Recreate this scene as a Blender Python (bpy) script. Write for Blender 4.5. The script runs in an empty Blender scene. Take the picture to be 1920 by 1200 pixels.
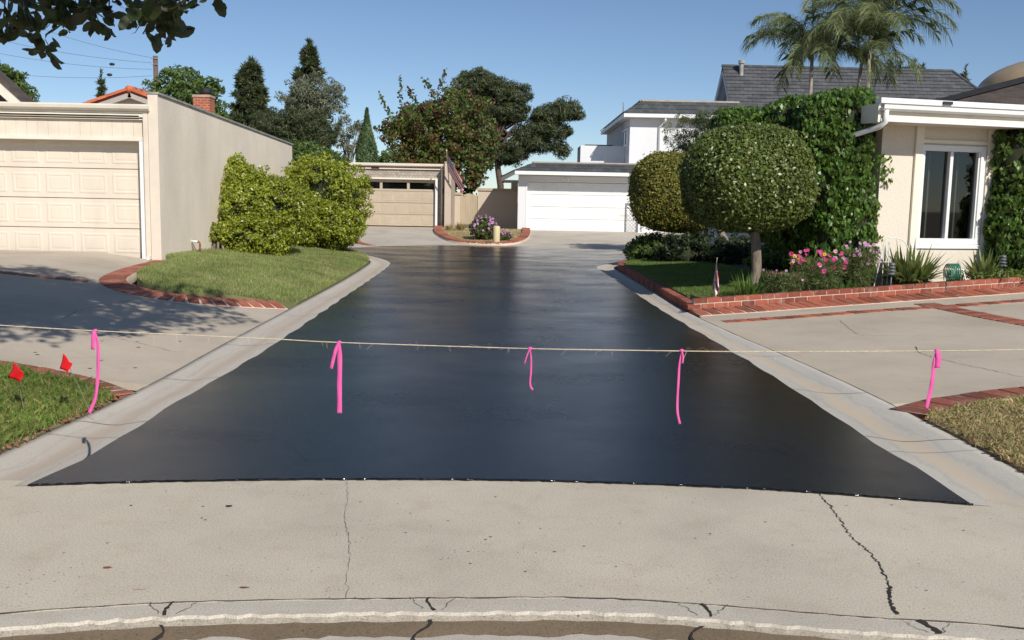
import bpy, bmesh, math, random
import numpy as np
from mathutils import Vector, Matrix
from mathutils.geometry import delaunay_2d_cdt

random.seed(7)
rng = np.random.default_rng(7)
scene = bpy.context.scene
col = scene.collection
rad = math.radians

# ------------------------------------------------------------------ camera
cam_d = bpy.data.cameras.new('camera'); cam = bpy.data.objects.new('camera', cam_d); col.objects.link(cam)
cam_d.sensor_width = 36.0; cam_d.lens = 33.75; cam_d.clip_end = 2000.0; cam_d.clip_start = 0.05
TH = math.atan(223 / 1800); PH = rad(1.1)
fwd = Vector((0, math.cos(TH), -math.sin(TH))); r0 = Vector((1, 0, 0)); u0 = Vector((0, math.sin(TH), math.cos(TH)))
rv = math.cos(PH) * r0 + math.sin(PH) * u0; uv = -math.sin(PH) * r0 + math.cos(PH) * u0
cam.matrix_world = Matrix(((rv.x, uv.x, -fwd.x, 0), (rv.y, uv.y, -fwd.y, 0), (rv.z, uv.z, -fwd.z, 1.6), (0, 0, 0, 1)))
scene.camera = cam

# ------------------------------------------------------------------ sky, sun, exposure
SUN_EL = rad(35.1); SUN_AZ = math.atan2(0.66, -1.26)        # clockwise from +Y
w = bpy.data.worlds.new('World'); scene.world = w; w.use_nodes = True
nt = w.node_tree; nt.nodes.clear()
sky = nt.nodes.new('ShaderNodeTexSky'); sky.sky_type = 'NISHITA'; sky.sun_disc = False
sky.sun_elevation = SUN_EL; sky.sun_rotation = SUN_AZ; sky.altitude = 50; sky.air_density = 0.75; sky.dust_density = 0.1; sky.ozone_density = 3.0
bg = nt.nodes.new('ShaderNodeBackground'); bg.inputs[1].default_value = 0.095
wo = nt.nodes.new('ShaderNodeOutputWorld')
nt.links.new(sky.outputs[0], bg.inputs[0]); nt.links.new(bg.outputs[0], wo.inputs[0])
sd = bpy.data.lights.new('sun', 'SUN'); sd.energy = 4.7; sd.angle = rad(0.55); sd.color = (1.0, 0.945, 0.86)
so = bpy.data.objects.new('sun', sd); col.objects.link(so)
sv = Vector((0.66, -1.26, 1.0)).normalized()
so.rotation_euler = sv.to_track_quat('Z', 'Y').to_euler(); so.location = (8, -20, 20)
scene.view_settings.view_transform = 'Standard'; scene.view_settings.look = 'None'
scene.view_settings.exposure = 0.0; scene.view_settings.gamma = 1.0; scene.view_settings.use_curve_mapping = False

# ------------------------------------------------------------------ helpers
def sm(a, b, x):
    t = np.clip((np.asarray(x, float) - a) / (b - a), 0, 1); return t * t * (3 - 2 * t)
def H(x, y):
    x = np.asarray(x, float); y = np.asarray(y, float)
    xr = np.interp(y, [0, 9, 14, 26], [3.12, 3.12, 2.62, 2.62])
    zl = .43 * np.clip((-3.2 - x) / 3.4, 0, 1.25) * (1 - sm(23.5, 30, y)) * sm(-1, 4, y)
    zr = .30 * np.clip((x - xr) / 5.2, 0, 1.3) * (1 - sm(27, 33, y)) * sm(-1, 4, y)
    zb = .34 * sm(33.5, 42, y)
    return np.maximum(np.maximum(zl, zr), zb)
def h(x, y): return float(H(x, y))

def tag(o, label=None, cat=None, group=None, kind=None):
    if label: o['label'] = label
    if cat: o['category'] = cat
    if group: o['group'] = group
    if kind: o['kind'] = kind
    return o
def setparent(o, p):
    if p is not None:
        o.parent = p
        if p.parent is None: o.matrix_parent_inverse = Matrix.Translation(-p.location)
def thing(name, label, cat, loc=(0, 0, 0), group=None):
    o = bpy.data.objects.new(name, None); col.objects.link(o); o.location = loc; o.empty_display_size = .2
    return tag(o, label, cat, group)
def link(name, me, mat=None, parent=None):
    o = bpy.data.objects.new(name, me); col.objects.link(o)
    if mat is not None and not me.materials: me.materials.append(mat)
    setparent(o, parent); return o
def npmesh(name, V, F, mat=None, parent=None, smooth=False):
    """V (n,3), F (m,k) constant k"""
    V = np.asarray(V, np.float32); F = np.asarray(F, np.int32); k = F.shape[1]
    me = bpy.data.meshes.new(name)
    me.vertices.add(len(V)); me.vertices.foreach_set('co', V.ravel())
    me.loops.add(F.size); me.loops.foreach_set('vertex_index', F.ravel())
    me.polygons.add(len(F)); me.polygons.foreach_set('loop_start', np.arange(0, F.size, k, dtype=np.int32))
    me.polygons.foreach_set('loop_total', np.full(len(F), k, np.int32))
    me.polygons.foreach_set('use_smooth', np.full(len(F), bool(smooth)))
    me.update(calc_edges=True)
    return link(name, me, mat, parent)

class MB:
    def __init__(s): s.v = []; s.f = []
    def add(s, vs, fs):
        n = len(s.v); s.v += [tuple(map(float, p)) for p in vs]; s.f += [tuple(i + n for i in f) for f in fs]; return s
    def hexa(s, p):   # 8 points: 4 bottom ccw, 4 top
        return s.add(p, [(3, 2, 1, 0), (4, 5, 6, 7), (0, 1, 5, 4), (1, 2, 6, 5), (2, 3, 7, 6), (3, 0, 4, 7)])
    def box(s, x0, x1, y0, y1, z0, z1):
        return s.hexa([(x0, y0, z0), (x1, y0, z0), (x1, y1, z0), (x0, y1, z0), (x0, y0, z1), (x1, y0, z1), (x1, y1, z1), (x0, y1, z1)])
    def obox(s, o, e, a0, a1, n, b0, b1, z0, z1):   # box in a frame: origin o, along e, outward n
        o = Vector(o); e = Vector(e); n = Vector(n); up = Vector((0, 0, 1))
        q = lambda a, b, z: o + e * a + n * b + up * z
        return s.hexa([q(a0, b0, z0), q(a1, b0, z0), q(a1, b1, z0), q(a0, b1, z0), q(a0, b0, z1), q(a1, b0, z1), q(a1, b1, z1), q(a0, b1, z1)])
    def prism(s, poly, d):   # polygon of 3D points extruded by vector d
        n = len(poly); d = Vector(d); P = [Vector(p) for p in poly]
        return s.add(P + [p + d for p in P], [tuple(range(n))[::-1], tuple(range(n, 2 * n))] + [(i, (i + 1) % n, n + (i + 1) % n, n + i) for i in range(n)])
    def tube(s, path, r, seg=8, cap=True):
        P = [Vector(p) for p in path]; R = r if hasattr(r, '__len__') else [r] * len(P)
        rings = []; prev = None
        for i, p in enumerate(P):
            t = (P[min(i + 1, len(P) - 1)] - P[max(i - 1, 0)]).normalized()
            a = prev if prev is not None else (Vector((1, 0, 0)) if abs(t.x) < .8 else Vector((0, 1, 0)))
            a = (a - t * a.dot(t)).normalized(); b = t.cross(a); prev = a
            rings.append([p + (a * math.cos(2 * math.pi * k / seg) + b * math.sin(2 * math.pi * k / seg)) * R[i] for k in range(seg)])
        vs = [q for g in rings for q in g]; fs = []
        for i in range(len(P) - 1):
            for k in range(seg):
                k2 = (k + 1) % seg
                fs.append((i * seg + k, i * seg + k2, (i + 1) * seg + k2, (i + 1) * seg + k))
        if cap: fs += [tuple(range(seg))[::-1], tuple(range((len(P) - 1) * seg, len(P) * seg))]
        return s.add(vs, fs)
    def lathe(s, prof, c, seg=16):
        vs = []; fs = []; n = len(prof)
        for k in range(seg):
            a = 2 * math.pi * k / seg
            for r, z in prof: vs.append((c[0] + r * math.cos(a), c[1] + r * math.sin(a), c[2] + z))
        for k in range(seg):
            k2 = (k + 1) % seg
            for i in range(n - 1): fs.append((k * n + i, k2 * n + i, k2 * n + i + 1, k * n + i + 1))
        return s.add(vs, fs)
    def mesh(s, name):
        me = bpy.data.meshes.new(name); me.from_pydata(s.v, [], s.f); me.update(); return me
    def build(s, name, mat, parent=None, smooth=False):
        me = s.mesh(name)
        if smooth:
            for p in me.polygons: p.use_smooth = True
        return link(name, me, mat, parent)
def bevel(o, wd=.006, seg=2):
    m = o.modifiers.new('bevel', 'BEVEL'); m.width = wd; m.segments = seg; m.limit_method = 'ANGLE'; return o

def densify(poly, step):
    out = []
    for i, p in enumerate(poly):
        q = poly[(i + 1) % len(poly)]; d = math.dist(p, q); n = max(1, int(d / step))
        for k in range(n): out.append((p[0] + (q[0] - p[0]) * k / n, p[1] + (q[1] - p[1]) * k / n))
    return out
def catmull(pts, step=.2):
    P = [np.array(p, float) for p in pts]; out = []
    for i in range(len(P) - 1):
        p0 = P[max(i - 1, 0)]; p1 = P[i]; p2 = P[i + 1]; p3 = P[min(i + 2, len(P) - 1)]
        n = max(2, int(np.linalg.norm(p2 - p1) / step))
        for k in range(n):
            t = k / n
            out.append(tuple(.5 * ((2 * p1) + (-p0 + p2) * t + (2 * p0 - 5 * p1 + 4 * p2 - p3) * t * t + (-p0 + 3 * p1 - 3 * p2 + p3) * t ** 3)))
    out.append(tuple(P[-1])); return out
def inpoly(px, py, poly):
    px = np.asarray(px); py = np.asarray(py); ins = np.zeros(px.shape, bool); n = len(poly)
    for i in range(n):
        x0, y0 = poly[i]; x1, y1 = poly[(i + 1) % n]
        c = ((y0 > py) != (y1 > py))
        with np.errstate(divide='ignore', invalid='ignore'):
            ins ^= c & (px < (x1 - x0) * (py - y0) / (y1 - y0 + 1e-12) + x0)
    return ins
def patch(name, poly, off, mat, step=.5, skirt=.06, zf=None, extra=None):
    """a slab that follows the terrain, with a skirt round its edge"""
    zf = zf or h
    B = densify(poly, step); nb = len(B)
    xs = [p[0] for p in B]; ys = [p[1] for p in B]
    gx, gy = np.meshgrid(np.arange(min(xs), max(xs), step), np.arange(min(ys), max(ys), step))
    gx = gx.ravel(); gy = gy.ravel(); k = inpoly(gx, gy, B); pts = list(zip(gx[k], gy[k]))
    v, e, f, *_ = delaunay_2d_cdt([Vector(p) for p in B + pts], [], [list(range(nb))], 1, 1e-4)
    me = bpy.data.meshes.new(name); bm = bmesh.new()
    bv = [bm.verts.new((p.x, p.y, zf(p.x, p.y) + off)) for p in v]
    for q in f:
        try:
            fc = bm.faces.new([bv[i] for i in q])
            if fc.normal.z < 0: fc.normal_flip()
        except ValueError: pass
    bm.normal_update()
    for fc in bm.faces:
        if fc.normal.z < 0: fc.normal_flip()
    be = [x for x in bm.edges if x.is_boundary]
    for x in be:      # skirt on vertices of its own, so that the top keeps its flat shading
        a_, b_ = x.verts[0].co, x.verts[1].co
        bm.faces.new([bm.verts.new(q) for q in (a_, b_, b_ - Vector((0, 0, skirt)), a_ - Vector((0, 0, skirt)))])
    for x in list(bm.verts):
        if not x.link_faces: bm.verts.remove(x)
    bm.to_mesh(me); bm.free()
    for p in me.polygons: p.use_smooth = p.normal.z > .7
    o = link(name, me, mat); tag(o, kind='structure'); return o

def strip(name, inner, outer, prof, mat, off=0.0, parent=None, zf=None, smooth=True):
    """ribbon between two matching paths, prof = [(t, dz)] across"""
    zf = zf or h
    V = []; m = len(prof)
    for a, b in zip(inner, outer):
        for t, dz in prof:
            x = a[0] + (b[0] - a[0]) * t; y = a[1] + (b[1] - a[1]) * t; V.append((x, y, zf(x, y) + off + dz))
    F = [(i * m + j, i * m + j + 1, (i + 1) * m + j + 1, (i + 1) * m + j) for i in range(len(inner) - 1) for j in range(m - 1)]
    o = npmesh(name, V, F, mat, parent, smooth=smooth)
    at = o.data.attributes.new('across', 'FLOAT', 'POINT'); at.data.foreach_set('value', np.tile([t for t, _ in prof], len(inner)).astype(np.float32))
    return o
def resample(path, n):
    P = np.array(path, float); d = np.r_[0, np.cumsum(np.linalg.norm(np.diff(P, axis=0), axis=1))]
    t = np.linspace(0, d[-1], n); return [tuple(np.interp(t, d, P[:, k]) for k in range(P.shape[1]))] if False else list(zip(*[np.interp(t, d, P[:, k]) for k in range(P.shape[1])]))
def ribbon_line(name, path, wd, mat, parent, dz=.003, jag=0., zf=None, off=0.):
    """thin ground-hugging mark (crack, joint)"""
    zf = zf or h
    P = [np.array(p, float) for p in path]; V = []
    for i, p in enumerate(P):
        t = P[min(i + 1, len(P) - 1)] - P[max(i - 1, 0)]; t = t / (np.linalg.norm(t) + 1e-9); n = np.array((-t[1], t[0]))
        c = p + n * random.uniform(-jag, jag); ww = wd * (random.uniform(.35, 1.3) if jag else 1)
        for s in (-.5, .5):
            q = c + n * ww * s; V.append((q[0], q[1], zf(q[0], q[1]) + off + dz))
    F = [(2 * i, 2 * i + 1, 2 * i + 3, 2 * i + 2) for i in range(len(P) - 1)]
    return npmesh(name, V, F, mat, parent)

# ------------------------------------------------------------------ materials
def nodes(name):
    m = bpy.data.materials.new(name); m.use_nodes = True; t = m.node_tree; return m, t, t.nodes['Principled BSDF']
def N(t, typ, **kw):
    n = t.nodes.new(typ)
    for k, v in kw.items(): setattr(n, k, v)
    return n
def noise(t, scale, detail=4, rough=.55, vec=None, stretch=None):
    n = N(t, 'ShaderNodeTexNoise'); n.inputs['Scale'].default_value = scale; n.inputs['Detail'].default_value = detail; n.inputs['Roughness'].default_value = rough
    if vec is None:
        vec = coords(t)
    if stretch:
        mp = N(t, 'ShaderNodeMapping'); mp.inputs['Scale'].default_value = stretch; t.links.new(vec, mp.inputs[0]); vec = mp.outputs[0]
    t.links.new(vec, n.inputs['Vector']); return n
def coords(t):
    for n in t.nodes:
        if n.type == 'NEW_GEOMETRY': return n.outputs['Position']
    return N(t, 'ShaderNodeNewGeometry').outputs['Position']
def ramp(t, fac, stops):
    r = N(t, 'ShaderNodeValToRGB'); cr = r.color_ramp
    while len(cr.elements) < len(stops): cr.elements.new(.5)
    for e, (p, c) in zip(cr.elements, stops):
        e.position = p; e.color = tuple(c) + (1,) if len(c) == 3 else c
    t.links.new(fac, r.inputs[0]); return r.outputs[0]
def g(v): return (v, v, v)
def mixc(t, a, b, fac, mode='MIX'):
    m = N(t, 'ShaderNodeMix', data_type='RGBA', blend_type=mode)
    for s, x in ((6, a), (7, b)):
        if isinstance(x, tuple): m.inputs[s].default_value = x + (1,) if len(x) == 3 else x
        else: t.links.new(x, m.inputs[s])
    if isinstance(fac, float): m.inputs[0].default_value = fac
    else: t.links.new(fac, m.inputs[0])
    return m.outputs[2]
def bump(t, b, hgt, strength=.3, dist=.01):
    n = N(t, 'ShaderNodeBump'); n.inputs['Strength'].default_value = strength; n.inputs['Distance'].default_value = dist
    t.links.new(hgt, n.inputs['Height']); t.links.new(n.outputs[0], b.inputs['Normal']); return n
def val(c, k): return tuple(min(1, x * k) for x in c)

def paint(name, c, var=.06, rough=.55, scale=3., bumps=0.08, streak=False):
    m, t, b = nodes(name)
    n = noise(t, scale, 5, .6, stretch=(1, 1, .25) if streak else None)
    cc = ramp(t, n.outputs[0], [(.3, val(c, 1 - var * 1.6)), (.7, val(c, 1 + var))])
    t.links.new(cc, b.inputs['Base Color']); b.inputs['Roughness'].default_value = rough
    if bumps: bump(t, b, noise(t, 60, 3).outputs[0], bumps, .006)
    return m
def stucco(name, c, var=.06, bs=.45):
    m, t, b = nodes(name)
    big = noise(t, .9, 5, .6, stretch=(1, 1, .45)); fine = noise(t, 45, 4, .7)
    c1 = ramp(t, big.outputs[0], [(.28, val(c, 1 - var * 1.8)), (.72, val(c, 1 + var))])
    c2 = mixc(t, c1, ramp(t, fine.outputs[0], [(.35, g(.82)), (.65, g(1.08))]), .6, 'MULTIPLY')
    t.links.new(c2, b.inputs['Base Color']); b.inputs['Roughness'].default_value = .9
    bump(t, b, fine.outputs[0], bs, .012); return m
def concrete(name, c, speck=.5, stain=(.42, .33, .24), scale=1., stretch=None, band=None):
    m, t, b = nodes(name)
    big = noise(t, .7 * scale, 6, .62, stretch=stretch); mid = noise(t, 5 * scale, 5, .65, stretch=stretch); fine = noise(t, 115, 4, .85); peb = N(t, 'ShaderNodeTexVoronoi'); peb.inputs['Scale'].default_value = 38
    t.links.new(coords(t), peb.inputs['Vector'])
    c1 = ramp(t, big.outputs[0], [(.28, val(c, .80)), (.5, c), (.72, val(c, 1.12))])
    st = ramp(t, mid.outputs[0], [(.52, g(0)), (.78, g(.45))])
    c2 = mixc(t, c1, stain, st)
    c3 = mixc(t, c2, ramp(t, fine.outputs[0], [(.32, g(.35)), (.47, g(.98)), (.68, g(1.25))]), speck, 'MULTIPLY')
    # scattered dark aggregate and pits
    m2 = N(t, 'ShaderNodeMath', operation='LESS_THAN'); m2.inputs[1].default_value = .17; t.links.new(peb.outputs['Distance'], m2.inputs[0])
    gate = ramp(t, noise(t, 2.2, 3).outputs[0], [(.47, g(0)), (.62, g(1))])
    rc = N(t, 'ShaderNodeSeparateColor'); t.links.new(peb.outputs['Color'], rc.inputs[0])
    pick = N(t, 'ShaderNodeMath', operation='GREATER_THAN'); pick.inputs[1].default_value = .72; t.links.new(rc.outputs[0], pick.inputs[0])
    mm = N(t, 'ShaderNodeMath', operation='MULTIPLY'); t.links.new(m2.outputs[0], mm.inputs[0]); t.links.new(gate, mm.inputs[1])
    m3 = N(t, 'ShaderNodeMath', operation='MULTIPLY'); t.links.new(mm.outputs[0], m3.inputs[0]); t.links.new(pick.outputs[0], m3.inputs[1])
    m4 = N(t, 'ShaderNodeMath', operation='MULTIPLY'); t.links.new(m3.outputs[0], m4.inputs[0]); m4.inputs[1].default_value = speck * 1.1
    c4 = mixc(t, c3, val(c, .3), m4.outputs[0])
    if band:      # water stain that runs along the gutter
        at = N(t, 'ShaderNodeAttribute'); at.attribute_name = 'across'
        nz = noise(t, 3.0, 5, .65, stretch=(1.4, .5, 1)); ma = N(t, 'ShaderNodeMath', operation='MULTIPLY_ADD'); ma.inputs[1].default_value = .42; t.links.new(nz.outputs[0], ma.inputs[0]); t.links.new(at.outputs['Fac'], ma.inputs[2])
        bm_ = ramp(t, ma.outputs[0], [(.58, g(0)), (.68, g(.62)), (.80, g(.55)), (.92, g(0))]); c4 = mixc(t, c4, band, bm_)
        dk = ramp(t, ma.outputs[0], [(.54, g(1)), (.57, g(.72)), (.60, g(1)), (.90, g(1)), (.93, g(.75)), (.98, g(1))]); c4 = mixc(t, c4, dk, .45, 'MULTIPLY')
    t.links.new(c4, b.inputs['Base Color']); b.inputs['Roughness'].default_value = .88
    bump(t, b, fine.outputs[0], .5, .004); return m
def brickmat(name, c, var=.5):
    m, t, b = nodes(name)
    oi = N(t, 'ShaderNodeObjectInfo'); n = noise(t, 30, 4, .7)
    c1 = ramp(t, oi.outputs['Random'], [(0, val(c, 1 - var)), (.5, c), (1, (min(1, c[0] * 1.25), c[1] * 1.35, c[2] * 1.35))])
    c2 = mixc(t, c1, ramp(t, n.outputs[0], [(.3, g(.7)), (.7, g(1.15))]), .7, 'MULTIPLY')
    dust = ramp(t, noise(t, 7, 4, .7).outputs[0], [(.50, g(0)), (.80, g(.5))])
    c3 = mixc(t, c2, (.42, .33, .27), dust)
    t.links.new(c3, b.inputs['Base Color']); b.inputs['Roughness'].default_value = .85; bump(t, b, n.outputs[0], .5, .004); return m
def brickpattern(name, c, mortar, sx, sy, vertical=False, msize=.012):
    m, t, b = nodes(name)
    br = N(t, 'ShaderNodeTexBrick'); br.inputs['Scale'].default_value = 1; br.inputs['Brick Width'].default_value = sx; br.inputs['Row Height'].default_value = sy
    br.inputs['Mortar Size'].default_value = msize; br.inputs['Color1'].default_value = c + (1,); br.inputs['Color2'].default_value = val(c, .72) + (1,); br.inputs['Mortar'].default_value = mortar + (1,)
    if vertical:   # x,z plane
        sp = N(t, 'ShaderNodeSeparateXYZ'); t.links.new(coords(t), sp.inputs[0]); cb = N(t, 'ShaderNodeCombineXYZ')
        ad = N(t, 'ShaderNodeMath', operation='ADD'); t.links.new(sp.outputs[0], ad.inputs[0]); t.links.new(sp.outputs[1], ad.inputs[1])
        t.links.new(ad.outputs[0], cb.inputs[0]); t.links.new(sp.outputs[2], cb.inputs[1]); t.links.new(cb.outputs[0], br.inputs['Vector'])
    else: t.links.new(coords(t), br.inputs['Vector'])
    n = noise(t, 9, 4, .65)
    c2 = mixc(t, br.outputs['Color'], ramp(t, n.outputs[0], [(.3, g(.75)), (.7, g(1.15))]), .7, 'MULTIPLY')
    t.links.new(c2, b.inputs['Base Color']); b.inputs['Roughness'].default_value = .88
    iv = N(t, 'ShaderNodeMath', operation='SUBTRACT'); iv.inputs[0].default_value = 1; t.links.new(br.outputs['Fac'], iv.inputs[1]); bump(t, b, iv.outputs[0], .6, .01); return m
def leafmat(name, cols, gloss=.45, trans=.25, spec=.4, straw=None, lo=.75, hi=1.2):
    """per-leaf colour from the random value of its island"""
    m, t, b = nodes(name)
    ge = N(t, 'ShaderNodeNewGeometry')
    n = len(cols); c = ramp(t, ge.outputs['Random Per Island'], [(i / (n - 1) if n > 1 else 0, cc) for i, cc in enumerate(cols)])
    big = noise(t, 1.3, 3, .6)
    c2 = mixc(t, c, ramp(t, big.outputs[0], [(.3, g(lo)), (.7, g(hi))]), .8, 'MULTIPLY')
    if straw:
        s_ = noise(t, 2.1, 5, .7); c2 = mixc(t, c2, straw, ramp(t, s_.outputs[0], [(.47, g(0)), (.70, g(.6))]))
    t.links.new(c2, b.inputs['Base Color']); b.inputs['Roughness'].default_value = gloss; b.inputs['Specular IOR Level'].default_value = spec
    tr = N(t, 'ShaderNodeBsdfTranslucent'); tc = mixc(t, c2, (1.0, 1.0, .35), .25); t.links.new(tc, tr.inputs[0])
    mx = N(t, 'ShaderNodeMixShader'); mx.inputs[0].default_value = trans
    out = [x for x in t.nodes if x.type == 'OUTPUT_MATERIAL'][0]
    t.links.new(b.outputs[0], mx.inputs[1]); t.links.new(tr.outputs[0], mx.inputs[2]); t.links.new(mx.outputs[0], out.inputs[0]); return m
def bark(name, c):
    m, t, b = nodes(name)
    n = noise(t, 14, 6, .7, stretch=(1, 1, .3)); cc = ramp(t, n.outputs[0], [(.3, val(c, .5)), (.7, val(c, 1.25))]); t.links.new(cc, b.inputs['Base Color']); b.inputs['Roughness'].default_value = .95
    bump(t, b, n.outputs[0], .9, .03); return m
def roofing(name, c, sx=.3, ang=0.):
    m, t, b = nodes(name)
    n = noise(t, 2.5, 5, .65); sp = N(t, 'ShaderNodeSeparateXYZ'); t.links.new(coords(t), sp.inputs[0])
    # vertical seams between shingles, shifted course by course by a noise of height
    fl = N(t, 'ShaderNodeTexNoise'); fl.inputs['Scale'].default_value = 1.0
    cb = N(t, 'ShaderNodeCombineXYZ'); a1 = N(t, 'ShaderNodeMath', operation='DIVIDE'); a1.inputs[1].default_value = sx; t.links.new(sp.outputs[0], a1.inputs[0])
    s1 = N(t, 'ShaderNodeMath', operation='SNAP'); s1.inputs[1].default_value = .17; t.links.new(sp.outputs[2], s1.inputs[0])
    s2 = N(t, 'ShaderNodeMath', operation='MULTIPLY'); s2.inputs[1].default_value = 37.7; t.links.new(s1.outputs[0], s2.inputs[0])
    a2 = N(t, 'ShaderNodeMath', operation='ADD'); t.links.new(a1.outputs[0], a2.inputs[0]); t.links.new(s2.outputs[0], a2.inputs[1])
    fr = N(t, 'ShaderNodeMath', operation='FRACT'); t.links.new(a2.outputs[0], fr.inputs[0])
    seam = ramp(t, fr.outputs[0], [(0, g(.45)), (.07, g(.45)), (.1, g(1)), (1, g(1))])
    fo = N(t, 'ShaderNodeMath', operation='FLOOR'); t.links.new(a2.outputs[0], fo.inputs[0])
    wn = N(t, 'ShaderNodeTexWhiteNoise', noise_dimensions='2D'); t.links.new(fo.outputs[0], cb.inputs[0]); t.links.new(s1.outputs[0], cb.inputs[1]); t.links.new(cb.outputs[0], wn.inputs['Vector'])
    c1 = ramp(t, wn.outputs[0], [(0, val(c, .75)), (1, val(c, 1.2))])
    c2 = mixc(t, c1, seam, .7, 'MULTIPLY'); c3 = mixc(t, c2, ramp(t, n.outputs[0], [(.3, g(.8)), (.7, g(1.15))]), .8, 'MULTIPLY')
    t.links.new(c3, b.inputs['Base Color']); b.inputs['Roughness'].default_value = .85; bump(t, b, noise(t, 40, 3).outputs[0], .4, .01); return m

# new sealcoat: nearly black, glossy where it is still wet, with squeegee arcs
def sealcoat():
    m, t, b = nodes('sealcoat')
    fine = noise(t, 130, 4, .75); grain = noise(t, 30, 5, .8); sq = noise(t, .9, 5, .6, stretch=(.7, 1, 1)); big = noise(t, .35, 4, .5)
    wv = N(t, 'ShaderNodeTexWave', wave_type='RINGS', rings_direction='Z'); mp = N(t, 'ShaderNodeMapping'); mp.inputs['Location'].default_value = (3.2, -12, 0)
    t.links.new(coords(t), mp.inputs[0]); t.links.new(mp.outputs[0], wv.inputs[0]); wv.inputs['Scale'].default_value = .13; wv.inputs['Distortion'].default_value = 5; wv.inputs['Detail'].default_value = 3
    c = ramp(t, big.outputs[0], [(.3, (.006, .006, .0065)), (.7, (.012, .0115, .0115))])
    sp_ = noise(t, 45, 4, .85); c = mixc(t, c, (.085, .08, .075), ramp(t, sp_.outputs[0], [(.58, g(0)), (.66, g(.7))]))
    t.links.new(c, b.inputs['Base Color'])
    r1 = ramp(t, sq.outputs[0], [(.3, g(.18)), (.7, g(.30))])
    r2 = mixc(t, r1, ramp(t, wv.outputs[0], [(0, g(.96)), (1, g(1.05))]), 1.0, 'MULTIPLY')
    t.links.new(r2, b.inputs['Roughness']); b.inputs['Specular IOR Level'].default_value = .32
    ad = N(t, 'ShaderNodeMath', operation='MULTIPLY_ADD'); ad.inputs[1].default_value = 1.2; t.links.new(grain.outputs[0], ad.inputs[0]); t.links.new(fine.outputs[0], ad.inputs[2])
    bump(t, b, ad.outputs[0], .22, .005); return m

M = {}
M['road'] = sealcoat()
M['slab'] = concrete('apron_concrete', (.545, .485, .385), .9)
M['gutter'] = concrete('gutter_concrete', (.52, .475, .41), .45, stain=(.47, .38, .28), stretch=(1.5, .3, 1))
M['gutterL'] = concrete('gutter_concrete_left', (.52, .475, .41), .45, stain=(.47, .38, .28), stretch=(1.5, .3, 1), band=(.45, .35, .26))
M['gutterR'] = concrete('gutter_concrete_right', (.52, .485, .425), .45, stain=(.44, .40, .34), stretch=(1.5, .3, 1), band=(.57, .45, .31))
M['gutter_stain'] = concrete('gutter_stain', (.46, .37, .27), .4, stretch=(2, .3, 1))
M['kerb'] = concrete('kerb_concrete', (.52, .47, .395), .8)
M['lip'] = concrete('broken_kerb_edge', (.34, .30, .245), 1., stain=(.25, .2, .15), scale=4)
M['drive'] = concrete('drive_concrete', (.495, .425, .335), .4, stain=(.39, .33, .265))
M['drive2'] = concrete('pale_drive_concrete', (.52, .46, .38), .35)
M['dirt'] = concrete('gutter_dirt', (.20, .145, .09), .9, stain=(.12, .09, .06), scale=3)
M['soil'] = concrete('soil', (.085, .058, .036), .9, stain=(.16, .11, .07), scale=4)
M['thatch'] = concrete('dry_thatch', (.30, .23, .12), .9, stain=(.10, .085, .04), scale=5)
M['lawnbase'] = concrete('lawn_soil', (.17, .175, .07), .9, stain=(.25, .21, .10), scale=4)
M['ground'] = concrete('ground_soil', (.20, .16, .10), .8)
M['crack'] = paint('crack_dark', (.035, .028, .022), .3, .95)
M['joint'] = paint('joint_dark', (.13, .115, .10), .2, .95)
M['brick'] = brickmat('red_brick', (.30, .075, .042))
M['paver'] = brickmat('red_paver', (.37, .105, .058))
M['oldpaver'] = brickmat('worn_paver', (.29, .085, .05))
M['mortar'] = concrete('mortar', (.62, .52, .41), .3)
M['cream'] = paint('cream_paint', (.73, .64, .525), .05, .5, streak=True)
M['creamboard'] = paint('cream_board', (.74, .645, .53), .08, .6, 2.)
M['trim'] = paint('ivory_trim', (.78, .72, .61), .05, .5)
M['wallL'] = stucco('greige_stucco', (.86, .755, .62), .09, .15)
M['wallLend'] = paint('cream_stucco', (.72, .63, .52), .05, .8)
M['tan'] = paint('tan_door_paint', (.47, .39, .285), .05, .5)
M['tanwall'] = stucco('tan_stucco', (.55, .46, .37), .04)
M['tanboard'] = paint('tan_boards', (.44, .36, .25), .08, .7, streak=True)
M['shingletan'] = brickpattern('tan_shingle_siding', (.47, .41, .34), (.30, .26, .22), .14, .12, True)
M['white'] = paint('white_paint', (.79, .79, .78), .03, .45)
M['whitewall'] = stucco('white_stucco', (.74, .745, .765), .02)
M['pinkwall'] = stucco('pinkish_cream_stucco', (.72, .645, .54), .03)
M['roof'] = roofing('charcoal_shingle', (.085, .088, .095), .45)
M['roofband'] = roofing('charcoal_band', (.075, .082, .085), .25)
M['roof2'] = roofing('brown_shingle', (.085, .066, .055), .2)
M['cap'] = paint('tan_roof_cap', (.42, .36, .29), .12, .8)
M['tile'] = brickmat('terracotta', (.52, .13, .055), .25)
M['chimneybrick'] = brickpattern('chimney_brick', (.42, .11, .06), (.40, .25, .17), .2, .075, True)
M['darkgrey'] = paint('dark_grey_metal', (.13, .135, .15), .2, .5)
M['blackmetal'] = paint('black_metal', (.02, .02, .022), .2, .5)
M['greymetal'] = paint('grey_metal', (.35, .33, .30), .2, .5)
M['rust'] = paint('rusty_pipe', (.23, .09, .05), .4, .7, 20)
M['brass'] = paint('brass', (.6, .5, .15), .1, .4)
M['bronze'] = paint('bronze_dome', (.40, .30, .19), .1, .35)
M['darkwood'] = paint('brown_siding', (.13, .09, .065), .15, .7)
M['wood'] = paint('warm_wood', (.28, .12, .05), .2, .5)
M['pole'] = bark('pole_wood', (.16, .11, .08))
M['twine'] = paint('jute_twine', (.62, .52, .36), .2, .9, 60)
M['room'] = paint('dark_room', (.03, .027, .024), .2, .9)
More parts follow.
